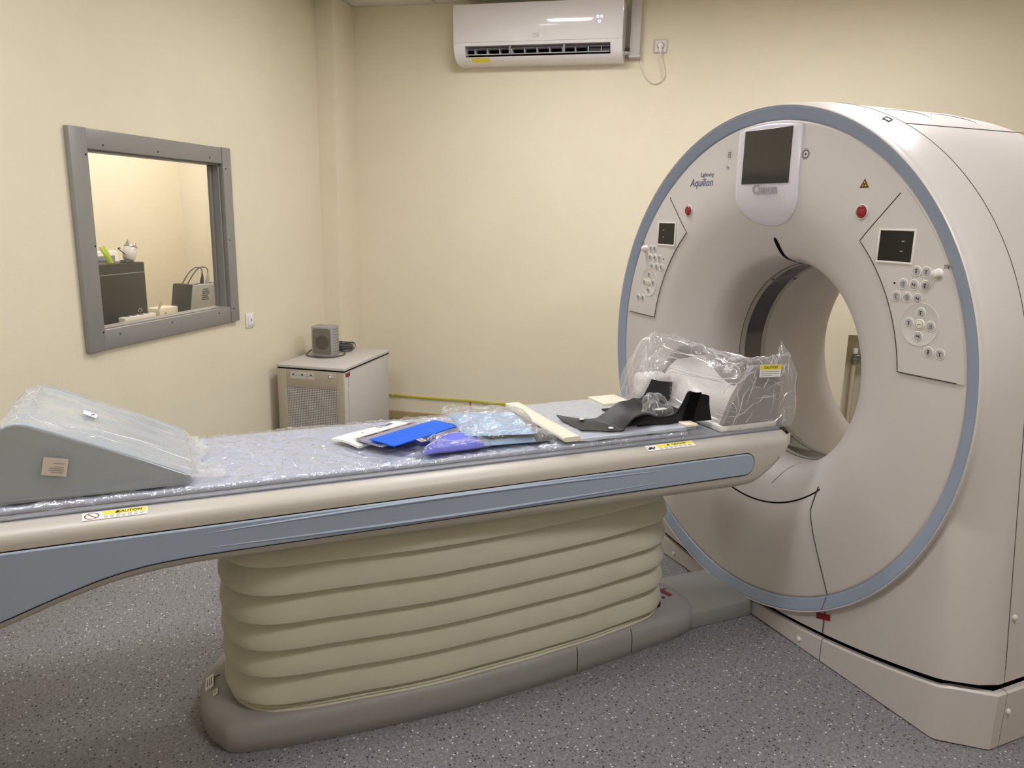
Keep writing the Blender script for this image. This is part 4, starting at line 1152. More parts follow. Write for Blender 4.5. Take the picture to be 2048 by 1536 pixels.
# cream foam pad under the black support
t = thing('foam_pad', 'flat pale pad with cream edges under the black support', 'pad', (-0.65, 0, TOP))
mb = MB(); mb.rbox((-0.885, -0.228, TOP), (-0.40, 0.226, TOP + 0.009), 0.004); build(mb, 'pad', 'mattress', t)
mb = MB(); rows = []
for i in range(13):
    y = -0.232 + 0.460 * i / 12
    rows.append([Vector((-0.868 + 0.030 * math.cos(PI * 2 * k / 12) + 0.006 * nz(y, k, 0, 3), y, TOP + 0.0120 + 0.0085 * max(-0.9, min(0.9, 1.5 * math.sin(PI * 2 * k / 12))))) for k in range(12)])
mb.grid(rows, closed_u=True); mb.cap(rows[0], True); mb.cap(rows[-1]); build(mb, 'rolled_edge', 'cream_foam', t, angle=60)
mb = MB(); mb.rbox((-0.445, -0.232, TOP + 0.0085), (-0.398, 0.05, TOP + 0.0170), 0.002); build(mb, 'end_strip', 'cream_foam', t)
mb = MB(); mb.rbox((-0.560, 0.105, TOP + 0.0085), (-0.445, 0.222, TOP + 0.0190), 0.002); build(mb, 'foam_insert', 'cream_foam', t)
rows = []
for i in range(41):
    x = -0.842 + 0.40 * i / 40
    rows.append([Vector((x, -0.234 + 0.462 * j / 40, TOP + 0.0105 + 0.004 * max(0, ridge(x, j / 40 * 0.46, 2, 12)) + 0.001 * nz(x, j, 2, 30) - (0.012 * max(0, abs(j / 20 - 1) - 0.92) / 0.08))) for j in range(41)])
mb = MB(); mb.grid(rows); build(mb, 'plastic_cover', 'film_milky', t, angle=180)

# black moulded support with two upright wings
def make_support():
    t = thing('arm_support', 'black moulded support with two upright wings on the couch', 'support', (-0.55, -0.08, TOP + 0.012))
    Z0 = TOP + 0.0215
    far = [(-0.805, 0.003, Z0 + 0.004), (-0.755, -0.048, Z0 + 0.001), (-0.705, -0.075, Z0 + 0.002), (-0.672, -0.076, 0.844), (-0.606, -0.060, 0.873), (-0.555, -0.045, 0.874), (-0.500, 0.005, 0.866), (-0.438, 0.050, 0.852), (-0.405, 0.062, 0.884), (-0.388, 0.066, 0.914)]
    near = [(-0.802, -0.165, Z0 - 0.003), (-0.737, -0.200, Z0 - 0.004), (-0.684, -0.214, Z0 - 0.004), (-0.664, -0.210, 0.838), (-0.632, -0.205, 0.862), (-0.580, -0.190, 0.866), (-0.490, -0.120, 0.838), (-0.372, 0.028, Z0), (-0.308, 0.060, 0.838), (-0.296, 0.066, 0.897)]
    F, N_ = catmull(far, 6), catmull(near, 6)
    rows = []
    for i, (a, b) in enumerate(zip(F, N_)):
        row = []
        for j in range(9):
            s = j / 8; p = a + (b - a) * s
            sag = 0.010 * math.sin(PI * s) * (1 if i < 36 else 0.3)
            p.z = max(Z0 - 0.005, p.z - sag)
            row.append(p)
        rows.append(row)
    mb = MB(); mb.grid(rows)
    lo = [[p + Vector((0.001, -0.001, -0.005)) for p in r] for r in rows]
    mb.grid(lo, flip=True)
    e = [r[0] for r in rows] + rows[-1][1:] + [r[-1] for r in rows[-2::-1]] + rows[0][-2:0:-1]
    mb.grid([e, [p + Vector((0.001, -0.001, -0.005)) for p in e]], closed_u=True)
    build(mb, 'curved_shell', 'carbon', t, angle=40)
    # near wing: upright plate, bowed outwards
    topc = catmull([(-0.628, 0, 0.829), (-0.60, 0, 0.842), (-0.560, 0, 0.852), (-0.505, 0, 0.840), (-0.452, 0, 0.847), (-0.423, 0, 0.875), (-0.403, 0, 0.914)], 5)
    topc += [Vector((-0.398, 0, 0.9195)), Vector((-0.392, 0, 0.9205)), Vector((-0.320, 0, 0.9020)), Vector((-0.313, 0, 0.899)), Vector((-0.311, 0, 0.893)), Vector((-0.315, 0, 0.835)), Vector((-0.322, 0, 0.822)), Vector((-0.340, 0, TOP + 0.012))]
    rows = []
    for p in topc:
        zb = TOP + 0.0115
        row = []
        for j in range(7):
            s = j / 6; z = zb + (p.z - zb) * s
            y = -0.190 + 0.02 * math.sin(PI * s * 0.5) + 0.10 * max(0, (-0.50 - p.x) / 0.13) * (1 - s) * 0.2
            row.append(Vector((p.x, y, z)))
        rows.append(row)
    mb = MB(); mb.grid(rows); back = [[p + Vector((0, 0.006, 0)) for p in r] for r in rows]; mb.grid(back, flip=True)
    e = [r[0] for r in rows] + rows[-1][1:] + [r[-1] for r in rows[-2::-1]] + rows[0][-2:0:-1]
    mb.grid([e, [p + Vector((0, 0.006, 0)) for p in e]], closed_u=True)
    build(mb, 'near_wing', 'black', t, angle=40)
    mb = MB(); rows = []
    for i in range(7):
        z = TOP + 0.02 + 0.088 * i / 6; s = (z - TOP - 0.0115) / 0.1
        y = -0.190 + 0.02 * math.sin(PI * 0.5 * min(1, s)) - 0.0005
        x0 = -0.430 + 0.042 * i / 6; rows.append([Vector((x0, y, z)), Vector((x0 + 0.002, y - 0.003, z)), Vector((x0 + 0.041, y - 0.003, z)), Vector((x0 + 0.043, y, z))])
    mb.grid(rows); build(mb, 'wing_pad', 'gap_black', t)
    mb = MB(); mb.rbox((-0.60, -0.185, TOP + 0.0115), (-0.335, 0.055, TOP + 0.0165), 0.002); build(mb, 'floor_plate', 'black', t)
    me = MB().lathe([(0.0085, 0), (0.0082, 0.002), (0.005, 0.0032), (0.0003, 0.0034)], (0, 0, 0), (0, 0, 1), 12).mesh('rivet', 'white_plastic')
    for x, y in ((-0.748, -0.070), (-0.712, -0.196)): inst(me, 'rivet', t, Matrix.Translation((x, y, Z0 + 0.0012)))
make_support()
t = thing('accessory_bag', 'clear bag with a dark strap between the black wings', 'plastic bag', (-0.47, -0.07, TOP + 0.017))
c4 = [(-0.545, -0.155, 0), (-0.44, -0.165, 0), (-0.375, 0.015, 0), (-0.44, 0.03, 0)]
mb = pillow(MB(), [(-0.52, -0.13, 0), (-0.44, -0.14, 0), (-0.385, 0.0, 0), (-0.43, 0.015, 0)], TOP + 0.018, 0.05, 14, 12, wr=0.4, seed=5.0); build(mb, 'strap', 'carbon', t, angle=60)
mb = pillow(MB(), [(-0.585, -0.165, 0), (-0.44, -0.160, 0), (-0.375, 0.015, 0), (-0.45, 0.03, 0)], TOP + 0.0175, 0.060, 30, 30, wr=0.8, seed=2.5, crs=40); build(mb, 'bag', ['film_clear', 'film_crease'], t, angle=180)
mb = MB(); fr3 = frame2((-0.505, -0.150, TOP + 0.052), math.radians(5)); mb.box((0, 0, 0), (0.042, 0.020, 0.0008), fr3); build(mb, 'paper_tag', 'paper', t, smooth=False)

# holder wrapped in a big clear bag
def make_holder():
    zt = 0.7845
    t = thing('head_holder', 'grey and white head holder inside a large crumpled clear bag', 'head holder', (-0.20, -0.03, zt))
    mb = MB(); mb.rbox((-0.305, -0.234, zt), (-0.062, 0.20, zt + 0.022), 0.006); build(mb, 'base_plate', 'white_plastic', t)
    for y0, y1 in ((-0.234, -0.214), (0.18, 0.20)):
        mb = MB()
        pts = [(-0.298, zt + 0.022), (-0.062, zt + 0.022), (-0.062, 0.972), (-0.075, 0.995), (-0.10, 1.004), (-0.185, 1.006), (-0.205, 0.99), (-0.235, 0.94), (-0.262, 0.895)]
        mb.plate([(x, y1, z) for x, z in pts], (0, y0 - y1, 0), 0.004)
        build(mb, 'side_panel', 'holder_grey', t, angle=30)
    # padded trough between the panels
    rows = []
    for i in range(13):
        x = -0.262 + 0.192 * i / 12
        top = interp([(-0.262, 0.865), (-0.24, 0.925), (-0.20, 0.955), (-0.07, 0.965)], x)
        rows.append([Vector((x, -0.205 + 0.385 * j / 16, top - 0.085 * math.sin(PI * j / 16))) for j in range(17)])
    mb = MB(); mb.grid(rows); lo = [[Vector((p.x, p.y, zt + 0.022)) for p in r] for r in rows]; mb.grid(lo, flip=True)
    e = [r[0] for r in rows] + rows[-1][1:] + [r[-1] for r in rows[-2::-1]] + rows[0][-2:0:-1]; el = [r[0] for r in lo] + lo[-1][1:] + [r[-1] for r in lo[-2::-1]] + lo[0][-2:0:-1]
    mb.grid([e, el], closed_u=True); build(mb, 'trough', 'white_plastic', t, angle=45)
    mb = MB(); mb.rbox((-0.385, 0.10, 0.826), (-0.266, 0.20, 0.915), 0.02, None, 4); build(mb, 'side_cushion', 'white_plastic', t)
    # caution label high on the near panel
    u, v, n_ = Vector((1, 0, -0.03)), Vector((0, 0, 1)), Vector((0, -1, 0)); org = Vector((-0.184, -0.2605, 0.972))
    mb = MB(); mb.slot(0); quad_plate(mb, org, u, v, 0.090, 0.042, 0.0007); mb.slot(1); quad_plate(mb, org + v * 0.0255 + n_ * 0.0007, u, v, 0.090, 0.0165, 0.0003)
    mb.slot(2)
    for k in range(3): quad_plate(mb, org + u * 0.004 + v * (0.004 + 0.007 * k) + n_ * 0.0007, u, v, (0.050, 0.078, 0.076)[k], 0.0022, 0.0002)
    mb.slot(3); text(mb, 'CAUTION', 0.013, org + u * 0.045 + v * 0.029 + n_ * 0.001, u, v, align='CENTER', bold=0.0002)
    build(mb, 'caution_label', ['paper', 'yellow', 'logo_grey', 'text_dark'], t, smooth=False, label='yellow and white caution label')
    mb = MB(); fr4 = frame2((-0.295, -0.05, 1.010), math.radians(40)); mb.prism([fr4(0, 0, 0), fr4(0.09, 0, -0.012), fr4(0.09, 0.03, -0.006), fr4(0, 0.03, 0.006)], (0, 0, 0.001)); build(mb, 'paper_tag', 'paper', t, smooth=False)
    # crumpled bag: a lobe behind the black wings, then the part around the holder
    hf = smooth_tab([(-0.432, 0.835), (-0.415, 0.90), (-0.395, 0.96), (-0.375, 1.00), (-0.345, 1.042), (-0.305, 1.060), (-0.25, 1.046), (-0.18, 1.020), (-0.10, 0.992), (-0.04, 0.975), (-0.01, 0.94), (0.0, 0.86)], 4)
    hn = smooth_tab([(-0.432, 0.828), (-0.40, 0.875), (-0.36, 0.93), (-0.31, 0.955), (-0.27, 0.985), (-0.23, 1.012), (-0.19, 1.022), (-0.13, 1.028), (-0.085, 1.046), (-0.06, 1.056), (-0.04, 1.02), (-0.01, 0.965), (0.0, 0.86)], 4)
    nx, nl = 64, 84
    rows = []
    for i in range(nx + 1):
        x = -0.432 + 0.432 * i / nx
        a, b = interp(hn, x), interp(hf, x)
        yn = interp([(-0.432, 0.105), (-0.315, 0.085), (-0.302, 0.06), (-0.290, -0.20), (-0.275, -0.247), (-0.02, -0.249), (0.0, -0.235)], x); yf = 0.225
        zb = zt + 0.0012 if x > -0.30 else TOP + 0.0115
        if x < -0.30: a = min(a, b - 0.01)
        row = []
        for k in range(nl):
            s = k / nl
            if s < 0.28: q = s / 0.28; y = yn; z = zb + (a - zb) * q
            elif s < 0.72:
                q = (s - 0.28) / 0.44; y = yn + (yf - yn) * q
                z = a + (b - a) * min(1, q * 1.7) if q < 0.6 else b - 0.03 * (q - 0.6) * 2.5
                if q < 0.6: z -= (0.02 if x > -0.29 else 0.0) * math.sin(PI * min(1, q * 1.7))
            elif s < 0.94: q = (s - 0.72) / 0.22; y = yf; z = b - 0.03 + (zb - b + 0.03) * q
            else: q = (s - 0.94) / 0.06; y = yf + (yn - yf) * q; z = zb
            c = 0.010 * ridge(x, y, z, 8.0) + 0.010 * ridge(x + 3, y, z, 19.0) + 0.004 * nz(x, y, z, 40)
            if z > zb + 0.006:
                if s < 0.28: y -= max(-0.006, c * 0.45); z += c * 0.3
                elif s < 0.72: z += c * 1.0 - 0.004
                else: y += c
            row.append(Vector((x + (0.5 * c if z > zb + 0.01 and x > -0.28 else 0), y, max(z, zb))))
        rows.append(row)
    mb = MB(); mb.grid(rows, closed_u=True); mb.cap(rows[0], True); mb.cap(rows[-1])
    mb.slot(1); creases(mb, [r[:62] for r in rows], 170, 21, 0.0016, 0.0008, 5, 22); mb.slot(0)
    # twisted corner standing up at the gantry end
    base = Vector((-0.062, -0.235, 1.035))
    tip = Vector((-0.070, -0.222, 1.088))
    rr = []
    for k in range(7):
        s = k / 6; c = base + (tip - base) * s
        rr.append([c + Vector((0.030 * (1 - s) ** 1.3 * math.cos(2 * PI * j / 9) * (1 + 0.4 * nz(j, k, 0, 1.3)), 0.022 * (1 - s) ** 1.3 * math.sin(2 * PI * j / 9), 0.004 * nz(j, k, 3, 1.7))) for j in range(9)])
    mb.grid(rr, closed_u=True)
    build(mb, 'plastic_bag', ['film_clear', 'film_crease'], t, angle=22, label='large crumpled clear plastic bag')
make_holder()

# ------------------------------------------------------------------ air conditioner and its wiring
def rx(a, b, z): return R(a, b, z)
def make_ac():
    b0, b1 = -1.807, -0.752
    t = thing('air_conditioner', 'white wall-mounted split air conditioner', 'air conditioner', R(A_BACK, (b0 + b1) / 2, 2.412), ROOM_ROT)
    full = [(0.0, 2.748), (-0.175, 2.748), (-0.206, 2.742), (-0.2145, 2.73), (-0.205, 2.525), (-0.198, 2.50), (-0.184, 2.468), (-0.163, 2.440), (-0.135, 2.424), (-0.10, 2.416), (0.0, 2.413)]
    notch = [(0.0, 2.748), (-0.175, 2.748), (-0.206, 2.742), (-0.2145, 2.73), (-0.205, 2.525), (-0.2005, 2.506), (-0.10, 2.502), (-0.085, 2.452), (-0.168, 2.4465), (-0.163, 2.440), (-0.135, 2.424), (-0.10, 2.416), (0.0, 2.413)]
    mb = MB()
    mb.prism([R(A_BACK + d, b0, z) for d, z in full], BW * 0.072)
    mb.prism([R(A_BACK + d, b0 + 0.072, z) for d, z in notch], BW * (b1 - 0.072 - b0 - 0.072))
    mb.prism([R(A_BACK + d, b1 - 0.072, z) for d, z in full], BW * 0.072)
    build(mb, 'housing', 'ac_white', t, angle=30)
    lean = lambda a, b, z: R(a - (z - 2.524) * 0.05, b, z)
    mb = MB(); mb.rbox((A_BACK - 0.2095, b0 + 0.004, 2.524), (A_BACK - 0.2055, b1 - 0.004, 2.742), 0.002, lean); build(mb, 'front_panel', 'ac_white', t)
    mb = MB(); mb.box((A_BACK - 0.118, b0 + 0.074, 2.4535), (A_BACK - 0.108, b1 - 0.074, 2.5015), ROOMBOX); build(mb, 'outlet_cavity', 'gap_black', t, smooth=False)
    mb = MB()
    mb.prism([R(A_BACK + d, b0 + 0.078, z) for d, z in ((-0.186, 2.4555), (-0.188, 2.4585), (-0.120, 2.4665), (-0.120, 2.4635))], BW * (b1 - b0 - 0.156))
    build(mb, 'air_flap', 'ac_white', t, smooth=False)
    mb = MB(); mb.prism([R(A_BACK + d, b0 + 0.078, z) for d, z in ((-0.187, 2.4905), (-0.187, 2.4915), (-0.130, 2.4915), (-0.130, 2.4905))], BW * (b1 - b0 - 0.156)); build(mb, 'air_flap', 'logo_grey', t, smooth=False)
    me = MB().prism([(0, -0.06, -0.016), (0.0025, -0.06, -0.016), (0.0025, -0.005, -0.012), (0, -0.005, -0.012)], (0, 0, 0.030)).mesh('vane', 'button_rim', smooth=False)
    for k in range(11):
        b = b0 + 0.13 + 0.0795 * k
        inst(me, 'vane', t, Matrix.Translation(R(A_BACK - 0.115, b, 2.480)) @ Matrix.Rotation(ROOM_ROT, 4, 'Z'))
    for b in (b0 + 0.36, b0 + 0.70):
        mb = MB(); mb.rbox((A_BACK - 0.190, b - 0.006, 2.456), (A_BACK - 0.165, b + 0.006, 2.505), 0.003, ROOMBOX); build(mb, 'flap_bracket', 'logo_grey', t)
    mb = MB(); mb.box((A_BACK - 0.150, b1 - 0.22, 2.456), (A_BACK - 0.125, b1 - 0.078, 2.4985), ROOMBOX); build(mb, 'motor_cover', 'icon_dark', t, smooth=False)
    u, v = BW, Vector((0, 0, 1))
    mb = MB(); text(mb, 'TCL', 0.022, R(A_BACK - 0.2115, -1.297, 2.553), u, v, bold=0.0); quad_plate(mb, R(A_BACK - 0.2112, -1.302, 2.545), u, v, 0.044, 0.002, 0.0004); build(mb, 'lettering', 'logo_grey', t, smooth=False)
    mb = MB(); n = 16
    for db, dz, r in ((-0.010, 0.012, 0.008), (0.012, 0.012, 0.008), (0.0, -0.014, 0.0085)):
        c = R(A_BACK - 0.2157 - dz * 0.05, -0.893 + db, 2.634 + dz)
        mb.grid([[c + u * (q * math.cos(2 * PI * k / n)) + v * (q * math.sin(2 * PI * k / n)) for k in range(n)] for q in (r * 0.55, r)], closed_u=True)
    build(mb, 'status_lamp', 'ac_led', t, smooth=False)
    mb = MB(); mb.prism([R(A_BACK - 0.1365, -1.70, 2.4235), R(A_BACK - 0.1365, -1.585, 2.4235), R(A_BACK - 0.166, -1.585, 2.4418), R(A_BACK - 0.166, -1.70, 2.4418)], R(-0.0006, 0, -0.0012)); build(mb, 'energy_sticker', 'yellow', t, smooth=False)
make_ac()
t = thing('pipe_trunking', 'white plastic pipe trunking beside the air conditioner', 'trunking', R(A_BACK, -0.69, 2.443), ROOM_ROT)
mb = MB(); mb.rbox((A_BACK - 0.062, -0.722, 2.447), (A_BACK, -0.660, Z_CEIL + 0.002), 0.005, ROOMBOX); build(mb, 'cover', 'cabinet', t)
mb = MB(); mb.rbox((A_BACK - 0.066, -0.726, 2.441), (A_BACK, -0.656, 2.455), 0.003, ROOMBOX); build(mb, 'end_cap', 'cabinet', t)
t = thing('refrigerant_pipe', 'short insulated pipe stubs between air conditioner and trunking', 'pipe', R(A_BACK - 0.03, -0.737, 2.46), ROOM_ROT)
for z, r, m_ in ((2.495, 0.0085, 'cable_grey'), (2.472, 0.012, 'white_plastic'), (2.452, 0.009, 'duct_grey')):
    mb = MB(); mb.cyl(R(A_BACK - 0.035, -0.7515, z), R(A_BACK - 0.035, -0.7225, z - 0.003), r, seg=14); build(mb, 'pipe_stub', m_, t)
# socket, plug and cord
def plate_unit(name, label, cat, a, b, z, facing):
    """facing 'back': on the back wall; 'left': on the left wall"""
    return thing(name, label, cat, R(a, b, z), ROOM_ROT if facing == 'back' else ROOM_ROT + PI / 2)
t = plate_unit('wall_socket', 'white wall socket high up beside the air conditioner', 'socket', A_BACK, -0.5385, 2.472, 'back')
mb = MB(); mb.rbox((A_BACK - 0.010, -0.579, 2.472), (A_BACK, -0.498, 2.552), 0.004, ROOMBOX); pl = build(mb, 'plate', 'cabinet', t)
mb = MB(); mb.rbox((A_BACK - 0.013, -0.571, 2.480), (A_BACK - 0.006, -0.506, 2.544), 0.003, ROOMBOX); build(mb, 'insert', 'white_plastic', t)
mb = MB(); mb.lathe([(0.024, 0.0), (0.024, 0.004), (0.021, 0.004), (0.020, 0.001), (0.0003, 0.001)], R(A_BACK - 0.0125, -0.5385, 2.513), -AW, 28); build(mb, 'socket_well', 'cabinet', t)
t = thing('plug_cord', 'white plug with its cord hanging in a loop below the socket', 'power cord', R(A_BACK - 0.02, -0.5385, 2.30), ROOM_ROT)
mb = MB(); mb.lathe([(0.0185, 0.0), (0.0185, 0.014), (0.017, 0.022), (0.012, 0.028), (0.0003, 0.030)], R(A_BACK - 0.0135, -0.5385, 2.513), -AW, 24)
mb.rbox((A_BACK - 0.040, -0.5475, 2.472), (A_BACK - 0.020, -0.5285, 2.505), 0.007, ROOMBOX); build(mb, 'plug', 'white_plastic', t)
pts = [R(A_BACK - d, b, z) for d, b, z in ((0.028, -0.537, 2.478), (0.024, -0.528, 2.44), (0.020, -0.514, 2.39), (0.018, -0.507, 2.35), (0.016, -0.516, 2.32), (0.014, -0.540, 2.300), (0.012, -0.572, 2.298), (0.010, -0.600, 2.318), (0.009, -0.625, 2.352), (0.008, -0.648, 2.405), (0.008, -0.658, 2.443))]
mb = MB(); mb.tube(catmull(pts, 6), 0.0046, 8); build(mb, 'cord', 'cable_white', t)
# switch under the window
t = plate_unit('light_switch', 'white light switch beside the observation window', 'switch', 0.94, B_LEFT, 0.822, 'left')
mb = MB(); mb.rbox((0.898, B_LEFT, 0.822), (0.980, B_LEFT + 0.010, 0.905), 0.004, ROOMBOX); build(mb, 'plate', 'white_plastic', t)
mb = MB(); mb.rbox((0.911, B_LEFT + 0.008, 0.834), (0.967, B_LEFT + 0.0155, 0.893), 0.003, ROOMBOX); rk = build(mb, 'rocker', 'white_plastic', t)
mb = MB(); mb.box((0.934, B_LEFT + 0.0153, 0.858), (0.943, B_LEFT + 0.016, 0.870), ROOMBOX); build(mb, 'symbol', 'logo_blue', rk, smooth=False)
# earth cable along the back wall
t = thing('earth_cable', 'yellow-green earth cable clipped along the back wall', 'cable', R(A_BACK, -0.8, 0.18), ROOM_ROT)
ks = [-2.376, -2.05, -1.736, -1.55, -1.3, -1.0, -0.7, -0.3, 0.1, 0.45, 0.70]
mb = MB(); pts = catmull([R(A_BACK - 0.006, b, 0.180 - (0.004 if i % 2 else 0) + 0.003 * nz(b, 0, 0, 3)) for i, b in enumerate(ks)], 5)
mb.slot(0).tube(pts, 0.0058, 8); mb.slot(1).tube([p + Vector((0, 0, -0.0042)) - AW * 0.003 for p in pts], 0.0030, 6); build(mb, 'cable', ['cable_yellow', 'green_leaf'], t)
me = MB().rbox((-0.006, -0.016, -0.010), (0.006, 0.0, 0.010), 0.002).mesh('clip', 'pipe_paint')
for b in (-2.33, -1.90, -1.62, -1.25, -0.85, -0.2, 0.3): inst(me, 'clip', t, Matrix.Translation(R(A_BACK, b, 0.178)) @ Matrix.Rotation(ROOM_ROT, 4, 'Z'))
mb = MB(); mb.tube([R(A_BACK - 0.004, -1.736, 0.178), R(A_BACK - 0.004, -1.735, 0.06)], 0.0048, 8); build(mb, 'drop_wire', 'rust', t)

# radiator with its valve in the niche
t = thing('radiator_pipe', 'painted heating pipe with white thermostatic valve in the niche', 'pipe', R(A_BACK + 0.10, 0.80, 0), ROOM_ROT)
bp = 0.789
mb = MB(); mb.cyl(R(A_BACK + 0.08, bp, 0.0), R(A_BACK + 0.08, bp, 0.615), 0.0135, seg=16); build(mb, 'riser', 'pipe_paint', t)
mb = MB(); mb.lathe([(0.0135, 0.0), (0.021, 0.002), (0.021, 0.022), (0.016, 0.026), (0.019, 0.028), (0.019, 0.045), (0.011, 0.050), (0.011, 0.062), (0.014, 0.064), (0.014, 0.072), (0.0003, 0.073)], R(A_BACK + 0.08, bp, 0.598), (0, 0, 1), 12)
mb.cyl(R(A_BACK + 0.08, bp, 0.652), R(A_BACK + 0.08, bp + 0.055, 0.652), 0.009, seg=12); mb.lathe([(0.0145, 0.0), (0.0145, 0.014), (0.009, 0.016)], R(A_BACK + 0.08, bp + 0.028, 0.652), BW, 6)
build(mb, 'valve', 'steel', t)
mb = MB(); mb.lathe([(0.0150, 0.0), (0.0165, 0.003), (0.0165, 0.030), (0.0145, 0.037), (0.0003, 0.038)], R(A_BACK + 0.08, bp, 0.668), (0, 0, 1), 16); build(mb, 'valve_cap', 'white_plastic', t)
t = thing('radiator', 'white column radiator in the wall niche', 'radiator', R(A_BACK + 0.09, 1.3, 0.0), ROOM_ROT)
for k in range(10):
    b = 0.895 + 0.082 * k
    mb = MB(); mb.rbox((A_BACK + 0.035, b - 0.036, 0.09), (A_BACK + 0.135, b + 0.036, 0.665), 0.022, ROOMBOX, 3); build(mb, 'radiator_column', 'pipe_paint', t)
mb = MB()
for b in (0.89, 1.58): mb.box((A_BACK + 0.06, b - 0.01, 0.0), (A_BACK + 0.11, b + 0.01, 0.1), ROOMBOX)
build(mb, 'foot', 'pipe_paint', t, smooth=False)

# ------------------------------------------------------------------ cooling cabinet, loudspeaker, cable coil
CA0, CA1, CB0, CB1, CH = 1.105, 1.785, -2.640, -2.195, 0.580
def make_cabinet():
    t = thing('power_cabinet', 'grey-beige equipment cabinet with perforated front in the corner', 'cabinet', R((CA0 + CA1) / 2, (CB0 + CB1) / 2, 0), ROOM_ROT)
    mb = MB(); mb.rbox((CA0 + 0.012, CB0 + 0.012, 0.03), (CA1 - 0.006, CB1 - 0.006, CH - 0.020), 0.004, ROOMBOX); build(mb, 'body', 'cabinet', t)
    mb = MB(); mb.rbox((CA0 + 0.004, CB0 + 0.004, CH - 0.024), (CA1, CB1 - 0.002, CH - 0.019), 0.001, ROOMBOX); build(mb, 'lid_gap', 'gap_black', t)
    mb = MB(); mb.rbox((CA0, CB0, CH - 0.017), (CA1 + 0.002, CB1, CH), 0.003, ROOMBOX); build(mb, 'lid', 'cabinet', t)
    mb = MB(); mb.box((CA0 + 0.02, CB0 + 0.02, 0.0), (CA1 + 0.004, CB1 + 0.004, 0.032), ROOMBOX); build(mb, 'plinth', 'cabinet', t, smooth=False)
    # front door as a frame around the perforated field
    f0, f1 = CA0, CA0 + 0.012
    gb0, gb1, gz0, gz1 = -2.578, -2.246, 0.09, 0.449
    mb = MB()
    for q in ((CB0 + 0.004, gb0, 0.04, CH - 0.026), (gb1, CB1 - 0.008, 0.04, CH - 0.026), (gb0, gb1, gz1, CH - 0.026), (gb0, gb1, 0.04, gz0)):
        mb.rbox((f0, q[0], q[2]), (f1, q[1], q[3]), 0.0015, ROOMBOX)
    door = build(mb, 'front_door', 'cabinet_front', t)
    mb = MB(); mb.box((f0 + 0.006, gb0, gz0), (f0 + 0.011, gb1, gz1), ROOMBOX); build(mb, 'grille_back', 'grille_dark', door, smooth=False)
    mb = MB(); nv, nh = 30, 34
    for k in range(nv + 1):
        b = gb0 + (gb1 - gb0) * k / nv; mb.box((f0 + 0.001, b - 0.0021, gz0), (f0 + 0.0045, b + 0.0021, gz1), ROOMBOX)
    for k in range(nh + 1):
        z = gz0 + (gz1 - gz0) * k / nh; mb.box((f0 + 0.0012, gb0, z - 0.0021), (f0 + 0.0045, gb1, z + 0.0021), ROOMBOX)
    gr = build(mb, 'perforated_grille', 'cabinet', door, smooth=False); gr['kind'] = 'stuff'
    mb = MB(); mb.slot(0).rbox((f0 - 0.002, -2.548, 0.499), (f0 + 0.002, -2.392, 0.541), 0.001, ROOMBOX)
    mb.slot(1)
    for b in (-2.528, -2.470, -2.412): mb.box((f0 - 0.0028, b - 0.006, 0.522), (f0 - 0.0018, b + 0.006, 0.530), ROOMBOX)
    mb.slot(2).box((f0 - 0.0026, -2.536, 0.518), (f0 - 0.0016, -2.400, 0.520), ROOMBOX)
    mb.box((f0 - 0.0026, -2.45, 0.508), (f0 - 0.0016, -2.43, 0.511), ROOMBOX)
    build(mb, 'indicator_panel', ['cabinet', 'icon_dark', 'logo_grey'], door, smooth=False)
    mb = MB(); mb.slot(0).lathe([(0.0155, 0.0), (0.0150, 0.003), (0.0135, 0.0035)], R(f0, -2.286, 0.524), -AW, 24); mb.slot(1).lathe([(0.0135, 0.0035), (0.0100, 0.0028)], R(f0, -2.286, 0.524), -AW, 24); mb.slot(0).lathe([(0.0100, 0.0028), (0.009, 0.005), (0.0003, 0.005)], R(f0, -2.286, 0.524), -AW, 24)
    build(mb, 'push_button', ['white_plastic', 'black'], door)
    mb = MB(); mb.box((CA0 + 0.06, CB1 - 0.0065, 0.05), (CA0 + 0.062, CB1 - 0.0052, CH - 0.03), ROOMBOX); build(mb, 'side_joint', 'cover_dark_seam', t, smooth=False)
    me = MB().lathe([(0.005, 0.0), (0.0045, 0.002), (0.0003, 0.0025)], (0, 0, 0), (1, 0, 0), 10).mesh('screw', 'button_rim')
    for a, z in ((CA0 + 0.064, 0.50), (CA0 + 0.064, 0.44), (CA1 - 0.02, 0.515)): inst(me, 'screw', t, Matrix.Translation(R(a, CB1 - 0.0058, z)) @ Matrix.Rotation(ROOM_ROT, 4, 'Z'))
    mb = MB(); mb.prism([R(CA0 + 0.025, CB1 - 0.0058, 0.520), R(CA0 + 0.085, CB1 - 0.0058, 0.520), R(CA0 + 0.085, CB1 - 0.0058, 0.545), R(CA0 + 0.025, CB1 - 0.0058, 0.545)], BW * 0.001); build(mb, 'sticker', 'red_label', t, smooth=False)
make_cabinet()
